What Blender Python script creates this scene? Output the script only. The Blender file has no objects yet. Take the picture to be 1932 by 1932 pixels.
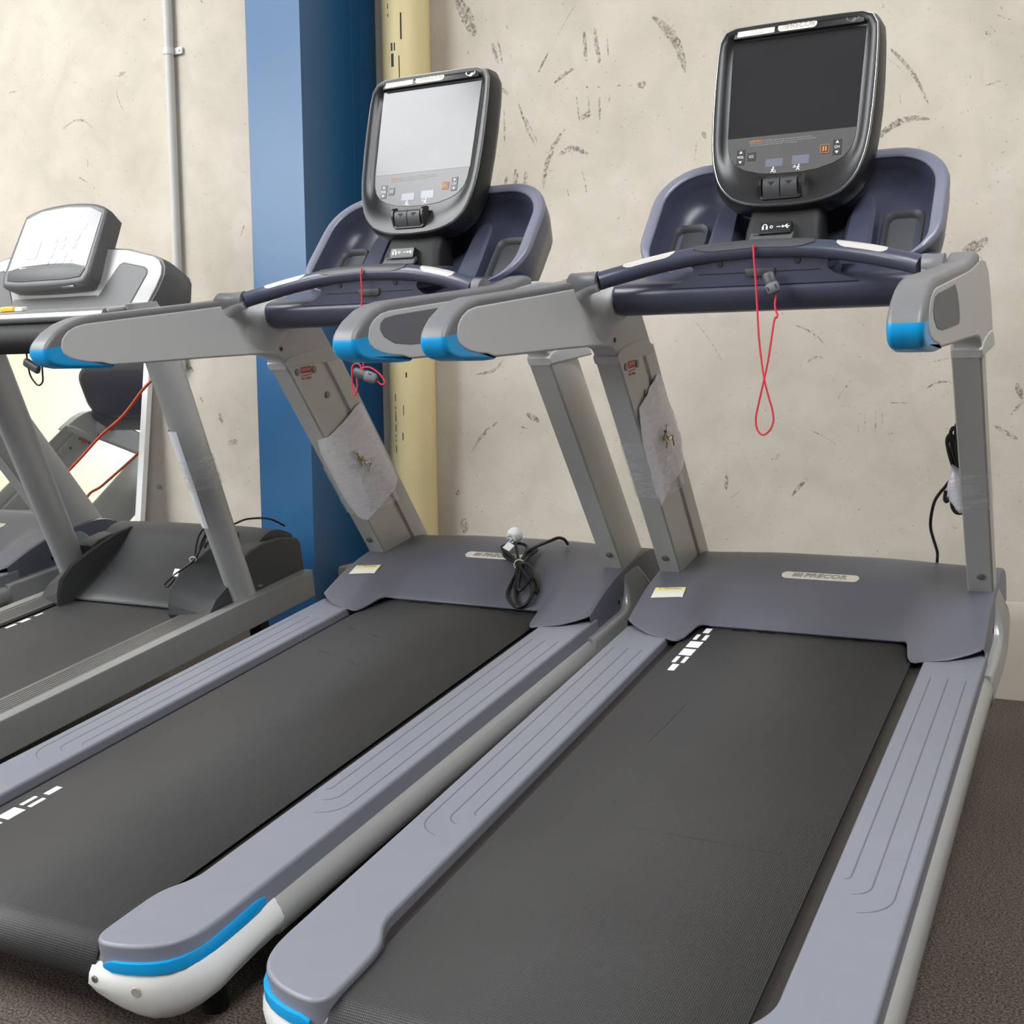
import bpy, bmesh, math, random
from mathutils import Vector, Matrix, noise
random.seed(7)
D=bpy.data; S=bpy.context.scene; COL=S.collection
# ---------------------------------------------------------------- camera, light, exposure
cam=D.objects.new('camera',D.cameras.new('camera')); COL.objects.link(cam); S.camera=cam
cam.data.sensor_width=36; cam.data.lens=42.4893; cam.data.clip_start=.02; cam.data.clip_end=100
cam.matrix_world=Matrix(((0.893259,-0.038918,0.447854,0.723063),(0.449430,0.099554,-0.887751,-2.961229),
    (-0.010037,0.994271,0.106418,1.075339),(0,0,0,1)))
FLOORZ=.16
W=D.worlds.new('world'); S.world=W; W.use_nodes=True
W.node_tree.nodes['Background'].inputs[0].default_value=(.75,.82,.9,1); W.node_tree.nodes['Background'].inputs[1].default_value=.6
S.view_settings.view_transform='Standard'; S.view_settings.look='None'; S.view_settings.gamma=1; S.view_settings.use_curve_mapping=False
S.view_settings.exposure=0.74
SKYLIGHT=11.0
WALLY=1.365; CEIL=6.5
# ---------------------------------------------------------------- materials
def lin(c):
    return tuple(((v/255)/12.92 if v/255<=.04045 else ((v/255+.055)/1.055)**2.4) for v in c)
def _n(nt,t,**k):
    n=nt.nodes.new(t)
    for a,b in k.items():
        if a in n.inputs: n.inputs[a].default_value=b
        else: setattr(n,a,b)
    return n
MATS={}
def mat(name,rgb,rough=.5,metal=0,spec=.5,var=.06,vs=30,bump=0,bs=400,coat=0,alpha=None,rvar=0):
    m=D.materials.new(name); m.use_nodes=True; nt=m.node_tree; b=nt.nodes['Principled BSDF']; L=nt.links.new
    c=lin(rgb); tc=_n(nt,'ShaderNodeTexCoord')
    nz=_n(nt,'ShaderNodeTexNoise'); nz.inputs['Scale'].default_value=vs; nz.inputs['Detail'].default_value=4; L(tc.outputs['Object'],nz.inputs['Vector'])
    mx=_n(nt,'ShaderNodeMix',data_type='RGBA')
    mx.inputs['A'].default_value=tuple(v*(1-var) for v in c)+(1,); mx.inputs['B'].default_value=tuple(min(1,v*(1+var)) for v in c)+(1,)
    L(nz.outputs['Fac'],mx.inputs['Factor']); L(mx.outputs['Result'],b.inputs['Base Color'])
    b.inputs['Roughness'].default_value=rough; b.inputs['Metallic'].default_value=metal; b.inputs['Specular IOR Level'].default_value=spec
    b.inputs['Coat Weight'].default_value=coat; b.inputs['Coat Roughness'].default_value=.08
    if rvar:
        mr=_n(nt,'ShaderNodeMapRange'); mr.inputs['To Min'].default_value=rough-rvar; mr.inputs['To Max'].default_value=rough+rvar
        L(nz.outputs['Fac'],mr.inputs['Value']); L(mr.outputs['Result'],b.inputs['Roughness'])
    if bump:
        n2=_n(nt,'ShaderNodeTexNoise'); n2.inputs['Scale'].default_value=bs; L(tc.outputs['Object'],n2.inputs['Vector'])
        bp=_n(nt,'ShaderNodeBump'); bp.inputs['Strength'].default_value=bump; bp.inputs['Distance'].default_value=.001
        L(n2.outputs['Fac'],bp.inputs['Height']); L(bp.outputs['Normal'],b.inputs['Normal'])
    if alpha is not None: b.inputs['Alpha'].default_value=alpha
    MATS[name]=m; return m
def nodes(m): return m.node_tree, m.node_tree.nodes['Principled BSDF'], m.node_tree.links.new
mat('rail_blue_grey',(121,123,133),.42,0,.5,.05,20,.15,900)
mat('hood_blue_grey',(94,95,105),.42,0,.5,.06,8,.15,900)
mat('navy_plastic',(66,69,86),.3,0,.5,.05,12,.1,900)
mat('navy_rim',(118,120,135),.3,0,.5,.05,12)
mat('silver_paint',(180,179,176),.42,.35,.5,.05,25,.08,1500)
mat('silver_tube',(166,166,165),.3,.3,.5,.05,25,.08,1500)
mat('arm_grey',(190,190,190),.45,0,.5,.03,20,.1,1200)
mat('pad_grey',(112,112,115),.4,0,.5,.04,20,.12,1200)
mat('cap_white',(205,204,202),.42,0,.5,.03,20)
mat('accent_blue',(0,152,216),.32,0,.5,.03,20)
mat('insert_grey',(105,105,110),.55,0,.4,.05,40,.1,1500)
mat('black_plastic',(30,30,31),.32,0,.5,.12,20,.12,1200)
mat('black_matte',(22,22,23),.6,0,.4,.15,20,.1,900)
mat('dark_grey_plastic',(66,66,69),.45,0,.5,.08,20,.12,1200)
mat('screen_glass',(46,46,48),.14,0,.45,.1,6,rvar=.04)
mat('key_film',(92,91,92),.22,0,.35,.03,20)
mat('chrome',(215,210,205),.13,1,.5,.02,20)
mat('trim_silver',(165,165,168),.3,.8,.5,.02,20)
mat('sensor_steel',(245,240,236),.28,.5,.5,.02,20)
mat('white_print',(240,240,240),.5,0,.4,.02,20)
mat('orange_print',(235,140,40),.5,0,.4,.02,20)
mat('red_print',(190,55,50),.5,0,.4,.02,20)
mat('grey_print',(165,158,150),.45,0,.4,.02,20)
mat('plate_cream',(222,216,205),.35,0,.5,.02,20)
mat('sticker_yellow',(245,235,150),.5,0,.4,.02,20)
mat('sticker_white',(238,234,222),.5,0,.4,.02,20)
mat('key_dark',(58,57,58),.35,0,.5,.05,20)
mat('lcd_grey',(112,116,130),.15,0,.4,.03,20)
mat('red_cord',(212,42,62),.55,0,.4,.1,200,.3,2500)
mat('orange_cord',(190,75,50),.5,0,.4,.1,100)
mat('cable_black',(18,18,19),.42,0,.5,.1,60)
mat('bolt_dark',(120,118,116),.35,.6,.5,.05,40)
mat('tie_cream',(215,205,180),.6,0,.3,.05,60)
mat('brass',(190,165,110),.3,.9,.5,.05,60)
mat('deck_brown',(46,42,39),.5,0,.4,.15,40)
mat('pipe_yellow',(232,214,162),.42,0,.45,.06,5)
mat('conduit_grey',(196,192,186),.4,0,.4,.05,10)
mat('column_blue',(38,90,134),.3,0,.5,.08,6,.12,120)
mat('paper_white',(225,226,232),.6,0,.3,.03,15,.3,60)
mat('bike_silver',(170,172,174),.4,.4,.5,.04,20)
mat('cover_grey',(58,59,61),.45,0,.5,.1,10,.2,900)
mat('beam_silver',(146,146,145),.4,.35,.5,.05,20,.08,1500)
mat('tube_satin',(176,177,178),.42,.45,.5,.03,20)
mat('console_silver',(165,164,163),.35,.2,.5,.03,20)
mat('console_charcoal',(84,84,85),.45,0,.5,.06,15,.15,900)
mat('mirror_frame',(220,220,222),.25,.6,.5,.03,20)
m=mat('mirror_glass',(235,238,236),.012,1,.5,.0,5)
mat('belt_worn',(44,43,43),.5,0,.4,.2,60); mat('rubber_black',(20,20,20),.7,0,.3,.1,60)
# translucent wrapping film and poly bag
def film(name,al,rgb,rough):
    m=mat(name,rgb,rough,0,.8,.05,40); nt,b,L=nodes(m)
    tc=_n(nt,'ShaderNodeTexCoord'); w=_n(nt,'ShaderNodeTexNoise'); w.inputs['Scale'].default_value=16; w.inputs['Detail'].default_value=3; w.inputs['Distortion'].default_value=2.5
    mp=_n(nt,'ShaderNodeMapping'); mp.inputs['Scale'].default_value=(1,.7,2.6); L(tc.outputs['Object'],mp.inputs['Vector']); L(mp.outputs['Vector'],w.inputs['Vector'])
    mr=_n(nt,'ShaderNodeMapRange'); mr.inputs['From Min'].default_value=.3; mr.inputs['From Max'].default_value=.7
    mr.inputs['To Min'].default_value=al[0]; mr.inputs['To Max'].default_value=al[1]; L(w.outputs['Fac'],mr.inputs['Value']); L(mr.outputs['Result'],b.inputs['Alpha'])
    bp=_n(nt,'ShaderNodeBump'); bp.inputs['Strength'].default_value=.5; bp.inputs['Distance'].default_value=.004; L(w.outputs['Fac'],bp.inputs['Height']); L(bp.outputs['Normal'],b.inputs['Normal'])
film('poly_bag',(.86,.98),(236,236,246),.2)
film('stretch_film',(.08,.38),(225,228,230),.12)
# running belt: fine woven ribs plus worn patches
def belt_mat():
    m=mat('belt_black',(62,61,61),.5,0,.45,.18,3.5); nt,b,L=nodes(m)
    tc=_n(nt,'ShaderNodeTexCoord')
    w1=_n(nt,'ShaderNodeTexWave',wave_type='BANDS',bands_direction='X'); w1.inputs['Scale'].default_value=88
    w2=_n(nt,'ShaderNodeTexWave',wave_type='BANDS',bands_direction='Y'); w2.inputs['Scale'].default_value=78
    for w in (w1,w2): L(tc.outputs['UV'],w.inputs['Vector'])
    mu=_n(nt,'ShaderNodeMath',operation='MULTIPLY'); L(w1.outputs['Fac'],mu.inputs[0]); L(w2.outputs['Fac'],mu.inputs[1])
    base=b.inputs['Base Color'].links[0].from_socket
    mx=_n(nt,'ShaderNodeMix',data_type='RGBA',blend_type='MULTIPLY'); mx.inputs['Factor'].default_value=1
    mr=_n(nt,'ShaderNodeMapRange'); mr.inputs['To Min'].default_value=.5; mr.inputs['To Max'].default_value=2.1; L(mu.outputs[0],mr.inputs['Value'])
    L(base,mx.inputs['A']); L(mr.outputs['Result'],mx.inputs['B']); L(mx.outputs['Result'],b.inputs['Base Color'])
    bp=_n(nt,'ShaderNodeBump'); bp.inputs['Strength'].default_value=.5; bp.inputs['Distance'].default_value=.0012; L(mu.outputs[0],bp.inputs['Height']); L(bp.outputs['Normal'],b.inputs['Normal'])
belt_mat()
def floor_mat():
    m=mat('rubber_floor',(84,77,72),.75,0,.3,.25,2.2); nt,b,L=nodes(m)
    tc=_n(nt,'ShaderNodeTexCoord'); v=_n(nt,'ShaderNodeTexNoise'); v.inputs['Scale'].default_value=210; v.inputs['Detail'].default_value=3; L(tc.outputs['Object'],v.inputs['Vector'])
    cr=_n(nt,'ShaderNodeValToRGB'); e=cr.color_ramp.elements; e[0].position=.38; e[0].color=(.28,.27,.27,1); e[1].position=.68; e[1].color=(1.9,1.75,1.6,1); L(v.outputs['Fac'],cr.inputs['Fac'])
    base=b.inputs['Base Color'].links[0].from_socket
    mx=_n(nt,'ShaderNodeMix',data_type='RGBA',blend_type='MULTIPLY'); mx.inputs['Factor'].default_value=1
    L(base,mx.inputs['A']); L(cr.outputs['Color'],mx.inputs['B']); L(mx.outputs['Result'],b.inputs['Base Color'])
    bp=_n(nt,'ShaderNodeBump'); bp.inputs['Strength'].default_value=.6; bp.inputs['Distance'].default_value=.003; L(v.outputs['Fac'],bp.inputs['Height']); L(bp.outputs['Normal'],b.inputs['Normal'])
floor_mat()
def concrete():
    m=mat('concrete',(208,197,181),.8,0,.25,.05,1.3); nt,b,L=nodes(m)
    tc=_n(nt,'ShaderNodeTexCoord')
    def nz(s,d,dist=0):
        n=_n(nt,'ShaderNodeTexNoise'); n.inputs['Scale'].default_value=s; n.inputs['Detail'].default_value=d; n.inputs['Distortion'].default_value=dist; L(tc.outputs['Object'],n.inputs['Vector']); return n
    a=nz(2.6,9,.6); g=nz(5.5,6,1.2); p=nz(75,3)
    c1=_n(nt,'ShaderNodeValToRGB'); e=c1.color_ramp.elements; e[0].position=.3; e[0].color=lin((181,171,157))+(1,); e[1].position=.68; e[1].color=lin((207,198,186))+(1,); L(a.outputs['Fac'],c1.inputs['Fac'])
    c2=_n(nt,'ShaderNodeValToRGB'); e=c2.color_ramp.elements; e[0].position=.36; e[0].color=lin((188,182,166))+(1,); e[1].position=.6; e[1].color=lin((205,194,181))+(1,); L(g.outputs['Fac'],c2.inputs['Fac'])
    mx=_n(nt,'ShaderNodeMix',data_type='RGBA'); mx.inputs['Factor'].default_value=.45; L(c1.outputs['Color'],mx.inputs['A']); L(c2.outputs['Color'],mx.inputs['B'])
    c3=_n(nt,'ShaderNodeValToRGB'); e=c3.color_ramp.elements; e[0].position=.22; e[0].color=(.55,.5,.45,1); e[1].position=.33; e[1].color=(1,1,1,1); L(p.outputs['Fac'],c3.inputs['Fac'])
    mm=_n(nt,'ShaderNodeMix',data_type='RGBA',blend_type='MULTIPLY'); mm.inputs['Factor'].default_value=.8; L(mx.outputs['Result'],mm.inputs['A']); L(c3.outputs['Color'],mm.inputs['B'])
    L(mm.outputs['Result'],b.inputs['Base Color'])
    bp=_n(nt,'ShaderNodeBump'); bp.inputs['Strength'].default_value=.15; bp.inputs['Distance'].default_value=.004; L(p.outputs['Fac'],bp.inputs['Height']); L(bp.outputs['Normal'],b.inputs['Normal'])
concrete()
mat('wall_grey',(128,126,122),.8,0,.2,.04,1.0)
mat('wall_cream',(212,204,178),.8,0,.2,.04,1.0)
mat('ceiling_grey',(120,120,122),.8,0,.2,.05,1)
mat('footing',(184,173,159),.8,0,.25,.06,6,.3,60)
def scuff_mat():
    m=mat('scuff',(112,104,95),.8,0,.2,.1,60); nt,b,L=nodes(m)
    tc=_n(nt,'ShaderNodeTexCoord'); n=_n(nt,'ShaderNodeTexNoise'); n.inputs['Scale'].default_value=95; n.inputs['Detail'].default_value=5; n.inputs['Distortion'].default_value=1; L(tc.outputs['Object'],n.inputs['Vector'])
    mr=_n(nt,'ShaderNodeMapRange'); mr.inputs['From Min'].default_value=.40; mr.inputs['From Max'].default_value=.66; mr.inputs['To Max'].default_value=.62; L(n.outputs['Fac'],mr.inputs['Value']); L(mr.outputs['Result'],b.inputs['Alpha'])
scuff_mat()
def emit(name,rgb,st):
    m=D.materials.new(name); m.use_nodes=True; nt=m.node_tree; nt.nodes.clear()
    o=_n(nt,'ShaderNodeOutputMaterial'); e=_n(nt,'ShaderNodeEmission'); e.inputs[0].default_value=rgb+(1,); e.inputs[1].default_value=st
    nt.links.new(e.outputs[0],o.inputs[0]); MATS[name]=m
emit('skylight_sheet',(.96,.985,1),SKYLIGHT); emit('daylight_pane',(.96,.985,1),SKYLIGHT*.8)
# ---------------------------------------------------------------- mesh helpers
def link(name,me,m,parent):
    o=D.objects.new(name,me); COL.objects.link(o)
    if m: me.materials.append(MATS[m])
    if parent: o.parent=parent
    return o
def finish(name,bm,m,parent,ang=38):
    bmesh.ops.remove_doubles(bm,verts=bm.verts,dist=1e-6)
    bmesh.ops.recalc_face_normals(bm,faces=bm.faces)
    me=D.meshes.new(name); bm.to_mesh(me); bm.free()
    me.polygons.foreach_set('use_smooth',[True]*len(me.polygons)); me.set_sharp_from_angle(angle=math.radians(ang)); me.update()
    return link(name,me,m,parent)
def addVF(bm,V,F,flip=False):
    vs=[bm.verts.new((-v[0],v[1],v[2]) if flip else v) for v in V]
    for f in F:
        try: bm.faces.new([vs[i] for i in f])
        except ValueError: pass
    return vs
def offset2(pts,d):
    n=len(pts); A=sum(pts[i][0]*pts[(i+1)%n][1]-pts[(i+1)%n][0]*pts[i][1] for i in range(n)); sg=1 if A>0 else -1; o=[]
    for i in range(n):
        p=Vector(pts[i]); e1=(p-Vector(pts[i-1])); e2=(Vector(pts[(i+1)%n])-p)
        if e1.length<1e-9 or e2.length<1e-9: o.append((p.x,p.y)); continue
        e1.normalize(); e2.normalize(); n1=Vector((-e1.y,e1.x))*sg; n2=Vector((-e2.y,e2.x))*sg; b=n1+n2
        if b.length<1e-6: b=n1
        b.normalize(); k=1/max(.5,b.dot(n1)); q=p+b*d*k; o.append((q.x,q.y))
    return o
def prism_bm(bm,pts,fn,lo,hi,bev=0,seg=2,flip=False,bev0=None,deform=None):
    """pts: 2d polygon; fn(a,b,t)->xyz ; extruded t from lo to hi with rounded rims"""
    b0=bev if bev0 is None else bev0; L=[]
    if lo>hi: lo,hi=hi,lo
    if b0: L+=[(lo+b0*(1-math.cos(a)),b0*(1-math.sin(a))) for a in [math.pi/2*i/seg for i in range(seg+1)]]
    else: L.append((lo,0))
    if bev: L+=[(hi-bev*(1-math.cos(a)),bev*(1-math.sin(a))) for a in [math.pi/2*i/seg for i in range(seg,-1,-1)]]
    else: L.append((hi,0))
    rings=[]
    for t,o in L:
        P=offset2(pts,o) if o>1e-9 else pts
        rings.append([deform(fn(a,b,t)) if deform else fn(a,b,t) for a,b in P])
    loft_bm(bm,rings,flip=flip)
def wn(o):
    w=o.modifiers.new('weighted_normals','WEIGHTED_NORMAL'); w.mode='FACE_AREA'; w.weight=50; w.keep_sharp=True; return o
def prism(name,pts,fn,lo,hi,m,parent,bev=0,seg=2,flip=False,ang=38,bev0=None,deform=None):
    bm=bmesh.new(); prism_bm(bm,pts,fn,lo,hi,bev,seg,flip,bev0,deform); o=finish(name,bm,m,parent,ang)
    return wn(o) if bev>.002 else o
FX=lambda a,b,t:(t,a,b)      # polygon in (y,z), extruded along x
FZ=lambda a,b,t:(a,b,t)      # polygon in (x,y), extruded along z
FY=lambda a,b,t:(a,t,b)      # polygon in (x,z), extruded along y
def box_bm(bm,c,s,bev=0,seg=2,rot=None,all_edges=True):
    b2=bmesh.new(); bmesh.ops.create_cube(b2,size=1); bmesh.ops.scale(b2,vec=s,verts=b2.verts)
    if bev: bmesh.ops.bevel(b2,geom=list(b2.edges),offset=bev,segments=seg,profile=.5,affect='EDGES',clamp_overlap=True)
    M=Matrix.Translation(c)
    if rot is not None: M=M@rot.to_4x4()
    bmesh.ops.transform(b2,matrix=M,verts=b2.verts)
    tmp=D.meshes.new('t'); b2.to_mesh(tmp); b2.free(); bm.from_mesh(tmp); D.meshes.remove(tmp)
def box(name,c,s,m,parent,bev=0,seg=2,rot=None):
    bm=bmesh.new(); box_bm(bm,c,s,bev,seg,rot); o=finish(name,bm,m,parent); return wn(o) if bev>.002 else o
def loft_bm(bm,rings,closed=True,cap0=True,cap1=True,flip=False):
    n=len(rings[0]); V=[p for r in rings for p in r]; F=[]
    for i in range(len(rings)-1):
        for j in range(n if closed else n-1):
            k=(j+1)%n; F.append((i*n+j,i*n+k,(i+1)*n+k,(i+1)*n+j))
    if closed and cap0: F.append(tuple(range(n))[::-1])
    if closed and cap1: F.append(tuple((len(rings)-1)*n+j for j in range(n)))
    addVF(bm,V,F,flip)
def loft(name,rings,m,parent,closed=True,cap0=True,cap1=True,flip=False,ang=38):
    bm=bmesh.new(); loft_bm(bm,rings,closed,cap0,cap1,flip); return finish(name,bm,m,parent,ang)
def frames(path):
    P=[Vector(p) for p in path]; T=[]
    for i in range(len(P)):
        a=P[max(i-1,0)]; b=P[min(i+1,len(P)-1)]; T.append((b-a).normalized())
    up=Vector((0,0,1)) if abs(T[0].z)<.9 else Vector((0,1,0))
    N=[(up-T[0]*up.dot(T[0])).normalized()]
    for i in range(1,len(P)):
        v=N[-1]-T[i]*N[-1].dot(T[i])
        N.append(v.normalized() if v.length>1e-6 else N[-1])
    return P,T,N
def tube_bm(bm,path,r,n=10,r2=None,flip=False,caps=True):
    P,T,N=frames(path); rings=[]
    for i,p in enumerate(P):
        B=T[i].cross(N[i]); ra=r[i] if isinstance(r,(list,tuple)) else r; rb=ra if r2 is None else r2
        rings.append([tuple(p+N[i]*ra*math.sin(2*math.pi*k/n)+B*rb*math.cos(2*math.pi*k/n)) for k in range(n)])
    loft_bm(bm,rings,True,caps,caps,flip)
def tube(name,path,r,m,parent,n=10,r2=None,flip=False,ang=50):
    bm=bmesh.new(); tube_bm(bm,path,r,n,r2,flip); return finish(name,bm,m,parent,ang)
def spline(pts,k=6,closed=False):
    """Catmull-Rom through points"""
    P=[Vector(p) for p in pts]; o=[]; n=len(P)
    rng=range(n if closed else n-1)
    for i in rng:
        g=(lambda j:P[j%n]) if closed else (lambda j:P[max(0,min(n-1,j))])
        a,b,c,d=g(i-1),g(i),g(i+1),g(i+2)
        for s in range(k):
            t=s/k; o.append(.5*((2*b)+(c-a)*t+(2*a-5*b+4*c-d)*t*t+(3*b-a-3*c+d)*t**3))
    if not closed: o.append(P[-1])
    return o
def spline2(pts,k=4,closed=False): return [(p.x,p.y) for p in spline([(a,b,0) for a,b in pts],k,closed)]
def interp(x,tab):
    if x<=tab[0][0]: return tab[0][1]
    for (a,b),(c,d) in zip(tab[:-1],tab[1:]):
        if x<=c: return b+(d-b)*(x-a)/(c-a)
    return tab[-1][1]
def sm(t): t=max(0,min(1,t)); return t*t*(3-2*t)
def rrect(hw,hh,r,n=5,cx=0,cy=0):
    o=[]
    for sx,sy,a0 in ((1,1,0),(-1,1,90),(-1,-1,180),(1,-1,270)):
        for i in range(n+1):
            a=math.radians(a0+90*i/n); o.append((cx+sx*(hw-r)+r*math.cos(a),cy+sy*(hh-r)+r*math.sin(a)))
    return o
def disc_bm(bm,c,axis,r,h,n=14,dome=0):
    ax=Vector(axis).normalized(); u=ax.orthogonal().normalized(); v=ax.cross(u); c=Vector(c)
    R=[[tuple(c+ax*hh+(u*math.cos(2*math.pi*k/n)+v*math.sin(2*math.pi*k/n))*rr) for k in range(n)] for hh,rr in ((0,r),(h*.6,r),(h,r*(1-dome*.6) if dome else r*.92))]
    loft_bm(bm,R)
def disc(name,c,axis,r,h,m,parent,n=14,dome=0):
    bm=bmesh.new(); disc_bm(bm,c,axis,r,h,n,dome); return finish(name,bm,m,parent)
def text(name,s,size,m,parent,o,ex,ey,ext=.0004,align='CENTER',shear=0,sx=1,bold=0):
    """lettering as mesh; o origin, ex right, ey up"""
    c=D.curves.new('txt','FONT'); c.body=s; c.size=size; c.extrude=ext; c.align_x=align; c.align_y='CENTER'; c.shear=shear; c.offset=bold; c.resolution_u=3
    ob=D.objects.new('txt',c); COL.objects.link(ob); dg=bpy.context.evaluated_depsgraph_get(); dg.update()
    me=D.meshes.new_from_object(ob.evaluated_get(dg)); D.objects.remove(ob); D.curves.remove(c)
    ex=Vector(ex).normalized(); ey=Vector(ey).normalized(); ez=ex.cross(ey); o=Vector(o)
    for v in me.vertices: v.co=o+ex*v.co.x*sx+ey*v.co.y+ez*v.co.z
    me.materials.clear(); me.name=name
    return link(name,me,m,parent)
def empty(name,label,cat,group=None,M=None):
    o=D.objects.new(name,None); COL.objects.link(o); o.empty_display_size=.1
    tag(o,label,cat,group)
    if M is not None: o.matrix_world=M
    return o
def tag(o,label,cat,group=None):
    o['label']=label; o['category']=cat
    if group: o['group']=group
def struct(o): o['kind']='structure'; return o
def copy_tree(o,parent=None):
    c=o.copy(); COL.objects.link(c)
    if parent: c.parent=parent
    for ch in list(o.children): copy_tree(ch,c)
    return c
# ---------------------------------------------------------------- room
RX0,RX1,RY0=-14.,7.,-11.
struct(box('floor',((RX0+RX1)/2,(RY0+WALLY)/2,-.05),(RX1-RX0,WALLY-RY0,.1),'rubber_floor',None))
wall=struct(box('wall_back',((RX0+RX1)/2,WALLY+.1,CEIL/2),(RX1-RX0,.2,CEIL),'concrete',None))
struct(box('wall_rear',((RX0+RX1)/2,RY0-.1,CEIL/2),(RX1-RX0,.2,CEIL),'wall_grey',None))
struct(box('wall_left',(RX0-.1,(RY0+WALLY)/2,CEIL/2),(.2,WALLY-RY0,CEIL),'wall_cream',None))
struct(box('wall_right',(RX1+.1,(RY0+WALLY)/2,CEIL/2),(.2,WALLY-RY0,CEIL),'wall_grey',None))
struct(box('ceiling',((RX0+RX1)/2,(RY0+WALLY)/2,CEIL+.1),(RX1-RX0,WALLY-RY0,.2),'ceiling_grey',None))
struct(prism('baseboard_back',[(WALLY+.01,0),(WALLY-.035,0),(WALLY-.035,.262),(WALLY-.004,.325),(WALLY+.01,.33)],FX,-4.5,RX1-.01,'footing',None,.004,2))
for i,x in enumerate((-8.35,-5.4,2.2)):
    w=struct(box('window_%d'%(i+1),(x,-4.2,CEIL-.03),(1.9,5.4,.02),'skylight_sheet',None))
    bm=bmesh.new()
    for cx,cy,sx,sy in ((x-.98,-4.2,.06,5.52),(x+.98,-4.2,.06,5.52),(x,-1.47,1.9,.06),(x,-6.93,1.9,.06)): box_bm(bm,(cx,cy,CEIL-.035),(sx,sy,.07))
    finish('window_frame',bm,'cap_white',w)
w=struct(box('window_4',(-9.1,RY0+.02,4.1),(8.4,.02,2.8),'daylight_pane',None))
bm=bmesh.new()
for cx,cz,sx,sz in ((-9.1,2.66,8.5,.08),(-9.1,5.54,8.5,.08),(-13.34,4.1,.08,2.9),(-4.86,4.1,.08,2.9),(-11.2,4.1,.04,2.8),(-9.1,4.1,.04,2.8),(-7.0,4.1,.04,2.8)): box_bm(bm,(cx,RY0+.04,cz),(sx,.07,sz))
finish('window_frame',bm,'cap_white',w)
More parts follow.
